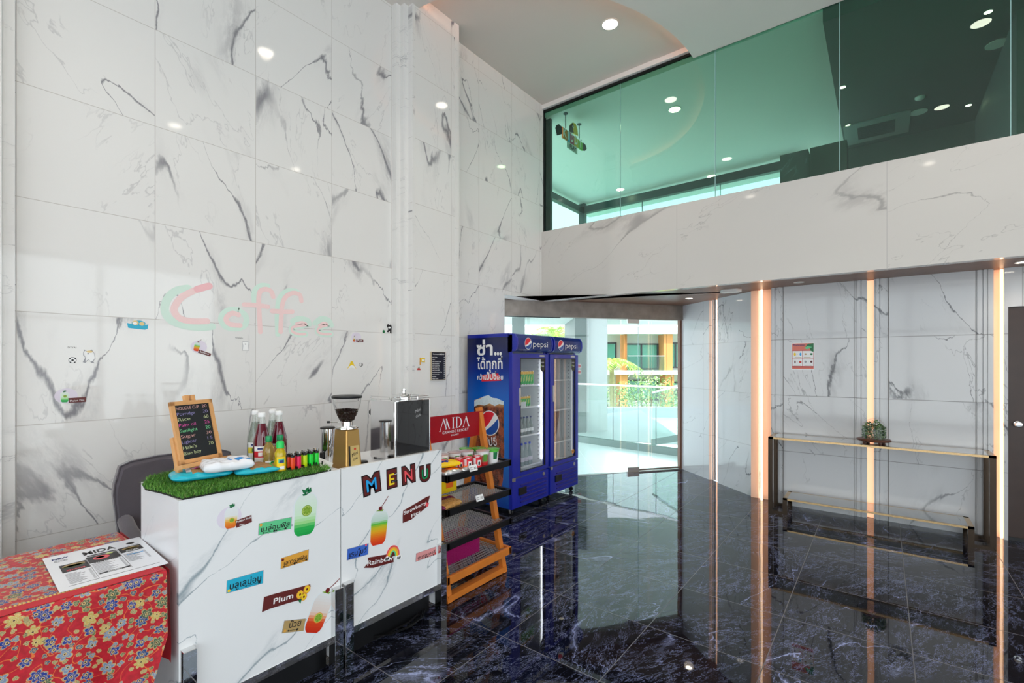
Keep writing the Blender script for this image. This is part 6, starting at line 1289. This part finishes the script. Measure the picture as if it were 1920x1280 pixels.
b = MB(); lg = [mat('leaf_a', srgb(70, 110, 60), .5), mat('leaf_b', srgb(110, 145, 80), .5), mat('leaf_c', srgb(46, 84, 60), .5), mat('leaf_d', srgb(150, 170, 130), .5)]
for i in range(1900):
    a = R0.uniform(0, 2*PI); r_ = .088*R0.uniform(0, 1)**.5; hmax = .135*(1-(r_/.12)**2)+.03; z = R0.uniform(.048, .048+hmax)
    c_ = p+Vector((r_*math.cos(a), r_*math.sin(a), z)); d = Vector((math.cos(a)+R0.uniform(-.8, .8), math.sin(a)+R0.uniform(-.8, .8), R0.uniform(-.4, 1))).normalized(); s_ = d.cross(Vector((R0.uniform(-1, 1), R0.uniform(-1, 1), 1))).normalized()
    L = R0.uniform(.012, .024); q = [c_, c_+d*L*.5+s_*L*.28, c_+d*L, c_+d*L*.5-s_*L*.28]
    if max(((v-p).xy.length) for v in q) < .098: b.add(q, [(0, 1, 2, 3)], lg[R0.randrange(4)])
o = b.build('plants', t); o['kind'] = 'stuff'
b = MB(); c_ = p+Vector((.0, -.01, .165)); b.lathe([(.006, 0), (.005, .02)], c_-Vector((.01, 0, .02)), F['peach'], 10); b.tube([c_+Vector((-.030, 0, .012)), c_+Vector((-.012, 0, .010)), c_+Vector((.012, 0, .004)), c_+Vector((.034, 0, -.002))], [.003, .010, .010, .003], m_wd, 10); b.tube([c_+Vector((-.02, -.004, .018)), c_+Vector((.006, -.004, .018)), c_+Vector((.028, -.004, .010))], [.002, .006, .002], m_labelw, 8); b.build('ornament', t)
# ================= hanging sign behind the green glass =================
XK = -3.28; kf = frX(XK); kq = lambda px, py: (lambda p: (p.y, p.z))(onX(px, py, XK)); kp = lambda *L: [kq(*q) for q in L]
c = kq(1070, 270); t = thing('kiddy_play_sign', 'colourful KIDDY PLAY hanging sign with a toucan behind the green glass', 'sign', (XK, c[0], c[1]))
b = MB()
for px, y0_, y1_ in ((1060.5, 212, 240), (1086, 234, 261)): a = kq(px, y0_); e = kq(px, y1_); b.tube([(XK, a[0], 4.80), (XK, a[0], e[1])], .006, m_blackm, 8); b.lathe([(.03, -.006), (.03, 0)], (XK, a[0], 4.80), m_blackm, 16)
b.build('hangers', t)
b = MB(); us = [1053, 1062.5, 1067.5, 1075, 1083, 1091]; tz = lambda x: 237.5+(x-1053)*.82; bz = lambda x: 258+(x-1053)*.66
for i, (col, ch) in enumerate((((225, 140, 60), 'K'), ((60, 170, 210), 'I'), ((190, 40, 90), 'D'), ((215, 190, 50), 'D'), ((110, 190, 60), 'Y'))):
    xa, xb = us[i], us[i+1]; b.prism(kf, kp((xa, bz(xa)), (xb, bz(xb)), (xb, tz(xb)), (xa, tz(xa))), 0, .012, mat('kiddy_%d' % i, srgb(*col), .4))
b.build('letter_blocks', t)
b = MB()
for i, ch in enumerate('KIDDY'):
    xa, xb = us[i]+1.3, us[i+1]-1.3; q0, q1 = kq(xa, bz(xa)-4), kq(xb, bz(xb)-4); textfit(b, kf, ch, q0, q1, F['white'], cap=.11, n0=.0125, bold=.03)
q0, q1 = kq(1067, 277), kq(1079, 284); textfit(b, kf, 'PLAY', q0, (q1[0], q0[1]-.0), F['black'], cap=.05, n0=.0125, bold=.03); b.build('lettering', t)
b = MB(); b.prism(kf, kp((1063, 262), (1081.5, 274), (1081.5, 290), (1063, 277)), 0, .008, mat('kiddy_white', srgb(205, 215, 205), .5)); b.build('lower_board', t)
b = MB(); b.prism(kf, kp((1067, 247), (1068, 234), (1073, 230), (1078, 233), (1081, 243), (1082.5, 255), (1075, 251)), 0, .014, mat('beak_yellow', srgb(232, 190, 50), .4)); b.prism(kf, kp((1067, 248), (1067.5, 236), (1071.5, 231), (1074, 236), (1072, 243), (1074, 250)), 0, .018, F['black']); q = kq(1072.5, 238.5); b.prism(kf, circ(q[0], q[1], .018, n=12), 0, .020, F['white']); b.prism(kf, circ(q[0], q[1], .008, n=10), 0, .022, F['black']); b.build('toucan_head', t)
b = MB(); b.prism(kf, kp((1041, 240), (1043, 234.5), (1047, 233), (1052, 238), (1053, 251), (1049, 253), (1044, 254)), 0, .010, F['black']); b.build('tail', t)
b = MB(); b.prism(kf, kp((1090, 270), (1093, 268), (1097, 272), (1099, 279), (1096, 283), (1090, 282)), 0, .010, F['black']); b.build('feet', t)
# ================= outside the entrance =================
Rr, Ff = Vector((cT, sT, 0)), Vector((-sT, cT, 0))
def W(r, d, z): return Rr*r+Ff*d+Vector((0, 0, z))
def pxr(px, d): return (px-960)/FPX*d
def pz(py, d): return EYE-(py-HY)/FPX*d
fo = lambda d0: (lambda u, v, n=0.: W(u, d0-n, v))      # upright plane that faces the entrance at distance d0
def obox(b, r0, r1, d0, d1, z0, z1, m):
    vs = [W(r, d, z) for z in (z0, z1) for r, d in ((r0, d0), (r1, d0), (r1, d1), (r0, d1))]
    b.add(vs, [(0, 3, 2, 1), (4, 5, 6, 7), (0, 1, 5, 4), (1, 2, 6, 5), (2, 3, 7, 6), (3, 0, 4, 7)], m)
m_terr = marble('terrace_tiles', (cT, sT, 0), (-sT, cT, 0), (.6, .6), (0, 0), (.62, .66, .66), (.5, .55, .55), (.45, .48, .48), amount=.1, rough=.25, jw=.003)
m_conc = mat('pale_concrete', (.58, .62, .62), .6, vary=.06, vscale=2); m_paint = mat('pale_grey_wall_paint', (.74, .77, .78), .55); m_greyp = mat('column_grey_and_pier_shade', (.13, .17, .165), .5); m_ceilo = mat('terrace_ceiling_white', (.78, .83, .80), .6)
b = MB(); b.add([W(r, d, -.035) for r, d in ((-9, 5.2), (6.5, 5.2), (6.5, 14.2), (-9, 14.2))]+[W(r, d, -.4) for r, d in ((-9, 5.2), (6.5, 5.2), (6.5, 14.2), (-9, 14.2))], [(0, 1, 2, 3), (7, 6, 5, 4), (0, 4, 5, 1), (1, 5, 6, 2), (2, 6, 7, 3), (3, 7, 4, 0)], m_terr); struct(b.build('floor_terrace'))
b = MB(); obox(b, -.6, 5.2, 13.6, 14.2, -.035, .22, m_conc); struct(b.build('terrace_kerb'))
b = MB(); b.add([W(*q) for q in ((.4, 10.2, -.03), (3.4, 9.0, -.03), (3.4, 12.6, .28), (1.0, 12.6, .02))], [(0, 1, 2, 3)], m_conc); struct(b.build('terrace_ramp'))
b = MB(); obox(b, -9, 6.5, 6.9, 12.4, 2.52, 2.75, m_ceilo); struct(b.build('ceiling_terrace'))
b = MB(); obox(b, pxr(1100, 10.4), pxr(1139, 10.4), 10.4, 10.9, -.035, 2.52, m_paint); struct(b.build('wall_terrace_pier'))
b = MB(); obox(b, pxr(1078, 10.3), pxr(1100, 10.3)-.005, 10.3, 12.3, -.035, 2.52, m_greyp); struct(b.build('wall_terrace_side'))  # side face of the pier, its shade put into a darker colour
b = MB(); obox(b, pxr(960, 10.3), pxr(984, 10.3), 10.3, 10.7, -.035, 2.52, m_greyp); struct(b.build('wall_terrace_column'))
b = MB(); p = W(pxr(1150, 8.4), 8.4, 2.52); b.lathe([(.06, 0), (.06, -.01), (.02, -.02)], p, m_white); base_of(tag(b.build('ceiling_speaker'), 'small round fitting on the terrace ceiling', 'ceiling fixture'))
for k, py in enumerate((686, 697)):
    t = thing('warning_sign', ['upper dark red sign on the dark side of the terrace pier', 'lower dark red sign on the dark side of the terrace pier'][k], 'sign', W(pxr(1086, 10.28), 10.28, pz(py+4, 10.28))); ff_ = fo(10.29); x0, x1, z0, z1 = pxr(1081.5, 10.29), pxr(1089.5, 10.29), pz(py+3.5, 10.29), pz(py-3.5, 10.29)
    b = MB(); b.prism(ff_, rect(x0, z0, x1, z1), 0, .006, F['white']); b.prism(ff_, rect(x0+.006, z0+.006, x1-.006, z1-.006), 0, .008, mat('sign_maroon', srgb(140, 24, 30), .4)); b.build('plate', t)
# ---- glass railings
def railing(A, B_, n, label, h=1.13, zb=-.035):
    A, B_ = Vector(A), Vector(B_); U = (B_-A); L = U.length; fr = frame(A, U, (0, 0, 1)); t = thing('glass_railing', label, 'railing', (A+B_)/2)
    for i in range(n):
        b = MB(); b.prism(fr, rect(L*i/n+.006, zb+.12, L*(i+1)/n-.006, h-.03), -.005, .005, m_glassrail); g_ = b.build('glass_panel', t)
        b = MB(); b.prism(fr, rect(L*(i+1)/n-.012, zb+.12, L*(i+1)/n-.006, h-.03), -.006, .006, mat('glass_edge_dark', (.02, .09, .08), .2)); b.build('panel_edge', g_)
    b = MB(); b.prism(fr, rect(0, h-.03, L, h), -.022, .022, m_chrome); b.build('handrail', t)
    b = MB(); b.prism(fr, rect(0, zb, L, zb+.12), -.05, .05, mat('green_grey_stone', (.20, .27, .25), .5)); b.build('stone_base', t); return t
rA = onZ(1080, 824, 0); rB = onZ(1290, 853, 0); dd = (rB-rA).normalized()
railing(rA-dd*3.9, rA+dd*0.0, 3, 'clear glass railing on the terrace, left run behind the fridges')
railing(rA, rB+dd*.3, 3, 'clear glass railing with steel handrail crossing the terrace outside the entrance')
railing(W(pxr(1224, 9.0), 9.0, 0), W(pxr(1300, 8.2), 8.2, .25), 1, 'short sloping glass railing beside the terrace ramp', .98)
# ---- building across the garden
D0 = 24.; t = thing('resort_building', 'white resort building with orange columns and curtained balcony doors across the garden', 'building', W(5, D0, -2.6))
m_bw = mat('building_white', (.74, .78, .80), .6); m_bs = mat('building_cream', (.60, .64, .60), .6); m_or = mat('building_orange', srgb(222, 150, 84), .5)  # cream of the main wall, duller than the white bands
X_r = lambda px: pxr(px, D0); Z_r = lambda py: pz(py, D0)
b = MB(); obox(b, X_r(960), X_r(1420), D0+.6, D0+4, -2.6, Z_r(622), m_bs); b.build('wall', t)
b = MB(); obox(b, X_r(960), X_r(1420), D0-.6, D0+4, Z_r(627), Z_r(615), m_bw); b.build('roof_fascia', t)
for ya, yb_ in ((702, 694), (770, 763)): b = MB(); obox(b, X_r(960), X_r(1420), D0-.5, D0+.6, Z_r(ya), Z_r(yb_), m_bw); b.build('floor_band', t)
for xa, xb in ((1168.5, 1173), (1241, 1246), (1246.5, 1257.5), (1168, 1173)):
    b = MB(); obox(b, X_r(xa), X_r(xb), D0-.3, D0+.6, Z_r(694), Z_r(627), m_or); b.build('orange_column', t)
for xa, xb in ((1159.5, 1174), (1244, 1255), (1256, 1260)):
    b = MB(); obox(b, X_r(xa), X_r(xb), D0-.3, D0+.6, -2.6, Z_r(702), m_or); b.build('orange_column', t)
m_cur = mat('pale_green_curtain', (.34, .56, .52), .7, bump=.3, bscale=9); m_fr = mat('window_frame_dark', (.02, .025, .03), .4); m_bg = pane('window_glass_green', (.72, .92, .86), .9)
for xa, xb, ya, yb_, nx, rail in ((1175, 1240, 693, 643, 2, 1), (1139, 1160, 690, 641, 1, 0), (1260.5, 1285, 690, 641, 2, 0), (1175, 1240, 752, 712, 2, 0), (1260.5, 1285, 750, 716, 1, 0), (1060, 1130, 690, 643, 3, 0), (1000, 1050, 690, 643, 2, 0)):
    b = MB(); x0, x1, z0, z1 = X_r(xa), X_r(xb), Z_r(ya), Z_r(yb_); f_ = fo(D0+.55); w_ = .07
    for i in range(nx+1): b.prism(f_, rect(x0+(x1-x0-w_)*i/nx, z0, x0+(x1-x0-w_)*i/nx+w_, z1), 0, .1, m_fr)
    b.prism(f_, rect(x0, z0, x1, z0+w_), 0, .1, m_fr); b.prism(f_, rect(x0, z1-w_, x1, z1), 0, .1, m_fr); o = b.build('window', t)
    b = MB(); b.prism(f_, rect(x0, z0, x1, z1), -.02, .01, m_cur); b.build('curtain', o); b = MB(); b.prism(f_, rect(x0, z0, x1, z1), .05, .06, m_bg); b.build('pane', o)
b = MB(); f_ = fo(D0-.45); b.prism(f_, rect(X_r(1174), Z_r(694), X_r(1241), Z_r(667)), 0, .01, m_bg); b.prism(f_, rect(X_r(1174), Z_r(667.6), X_r(1241), Z_r(666.6)), 0, .02, m_chrome); b.build('balcony_glass', t)
# ---- garden
b = MB(); b.add([W(-14, 14.2, -1.2), W(20, 14.2, -1.2), W(20, 40, -1.2), W(-14, 40, -1.2)], [(0, 1, 2, 3)], mat('lawn', (.16, .30, .09), .8, vary=.3, vscale=1.5)); struct(b.build('ground'))
RG = random.Random(21)
lf = [mat('frond_light', srgb(196, 220, 84), .5), mat('frond_mid', srgb(150, 190, 60), .5), mat('frond_pale', srgb(226, 236, 150), .5)]
def palm(r, d, zb, H, nf, L, label, seed):
    g = random.Random(seed); base = W(r, d, zb); t = thing('palm_tree', label, 'palm tree', base, 'palms in the garden')
    b = MB(); b.tube([base, base+Vector((.03, .02, H*.5)), base+Vector((.0, .04, H))], [.10, .08, .07], mat('palm_trunk', srgb(170, 160, 110), .7, vary=.3, vscale=8), 12); b.build('trunk', t); top = base+Vector((0, .04, H))
    b = MB()
    for k in range(nf):
        a = 2*PI*k/nf+g.uniform(-.2, .2); el = g.uniform(.6, 1.35); pts = []
        dirh = Vector((math.cos(a), math.sin(a), 0))
        for i in range(15):
            s_ = i/14; pts.append(top+dirh*L*(s_*math.cos(el)+.35*s_*s_)+Vector((0, 0, L*(math.sin(el)*s_-.95*s_*s_*s_**.3))))
        b.tube(pts, [.014*(1-i/16) for i in range(15)], lf[1], 5)
        for i in range(2, 15):
            for q in (0, .5):
                p = pts[i-1].lerp(pts[i], q); dd_ = (pts[i]-pts[i-1]).normalized(); sd = dd_.cross(Vector((0, 0, 1))).normalized()
                for s_ in (-1, 1):
                    ll = L*.30*(1-abs(i/14-.5)*.9); e = p+(sd*s_*.75+dd_*.55+Vector((0, 0, -.25+g.uniform(-.15, .2)))).normalized()*ll; n_ = dd_.cross(sd)*.0+dd_*.016
                    b.add([p-n_, p+n_, e], [(0, 1, 2)], lf[g.randrange(3)])
    b.build('fronds', t)
palm(pxr(1146, 14.8), 14.8, -1.2, pz(688, 14.8)+1.2, 18, 1.05, 'bright yellow green palm with arching fronds in front of the resort building', 3)
palm(pxr(1040, 16.5), 16.5, -1.2, 3.6, 12, 1.4, 'palm whose yellow leaf tips show above the fridges', 8)
def bush(r, d, zb, H, R_, label, seed, n=900, cols=None, cat='shrub', grp='shrubs beyond the terrace'):
    g = random.Random(seed); base = W(r, d, zb); t = thing('garden_shrub', label, cat, base, grp); ms = cols or [mat('shrub_a', srgb(120, 165, 80), .6), mat('shrub_b', srgb(176, 205, 120), .6), mat('shrub_c', srgb(84, 130, 66), .6), mat('shrub_d', srgb(214, 226, 170), .6)]
    b = MB()
    for k in range(5): a = k*1.3; b.tube([base, base+Vector((math.cos(a)*R_*.3, math.sin(a)*R_*.3, H*.45)), base+Vector((math.cos(a)*R_*.6, math.sin(a)*R_*.6, H*.8))], [.03, .02, .008], mat('bark', srgb(110, 95, 70), .8), 6)
    b.build('branches', t); b = MB()
    for i in range(n):
        v = Vector((g.gauss(0, 1), g.gauss(0, 1), g.gauss(0, 1))).normalized()*g.uniform(.35, 1)**.5*(1+.18*math.sin(g.uniform(0, 6)))
        p = base+Vector((v.x*R_, v.y*R_, H*.58+v.z*H*.46)); d_ = Vector((g.uniform(-1, 1), g.uniform(-1, 1), g.uniform(-.6, 1))).normalized(); s_ = d_.cross(Vector((g.uniform(-1, 1), g.uniform(-1, 1), 1))).normalized(); L = g.uniform(.06, .13)
        b.add([p, p+d_*L*.5+s_*L*.25, p+d_*L, p+d_*L*.5-s_*L*.25], [(0, 1, 2, 3)], ms[g.randrange(len(ms))])
    b.build('foliage', t)
bush(pxr(1218, 15.6), 15.6, -1.2, 2.3, 1.05, 'large pale green shrub beyond the terrace kerb on the right', 1, 2200)
bush(pxr(1300, 17.5), 17.5, -1.2, 1.9, .9, 'pale shrub at the right edge of the entrance view', 2, 1400)
bush(pxr(1095, 18.5), 18.5, -1.2, 1.9, .8, 'dark green shrub beyond the terrace, behind the white pier', 4, 1500, [MATS['shrub_a'], MATS['shrub_c']])
bush(pxr(1160, 18.5), 18.5, -1.2, 1.9, 1.1, 'low green shrub below the palm fronds', 5, 1300, [MATS['shrub_a'], MATS['shrub_c'], MATS['shrub_b']])
bush(pxr(985, 18.0), 18.0, -1.2, 2.2, 1.0, 'green shrub beyond the terrace hidden mostly by the fridges', 6, 1200, [MATS['shrub_a'], MATS['shrub_c']])
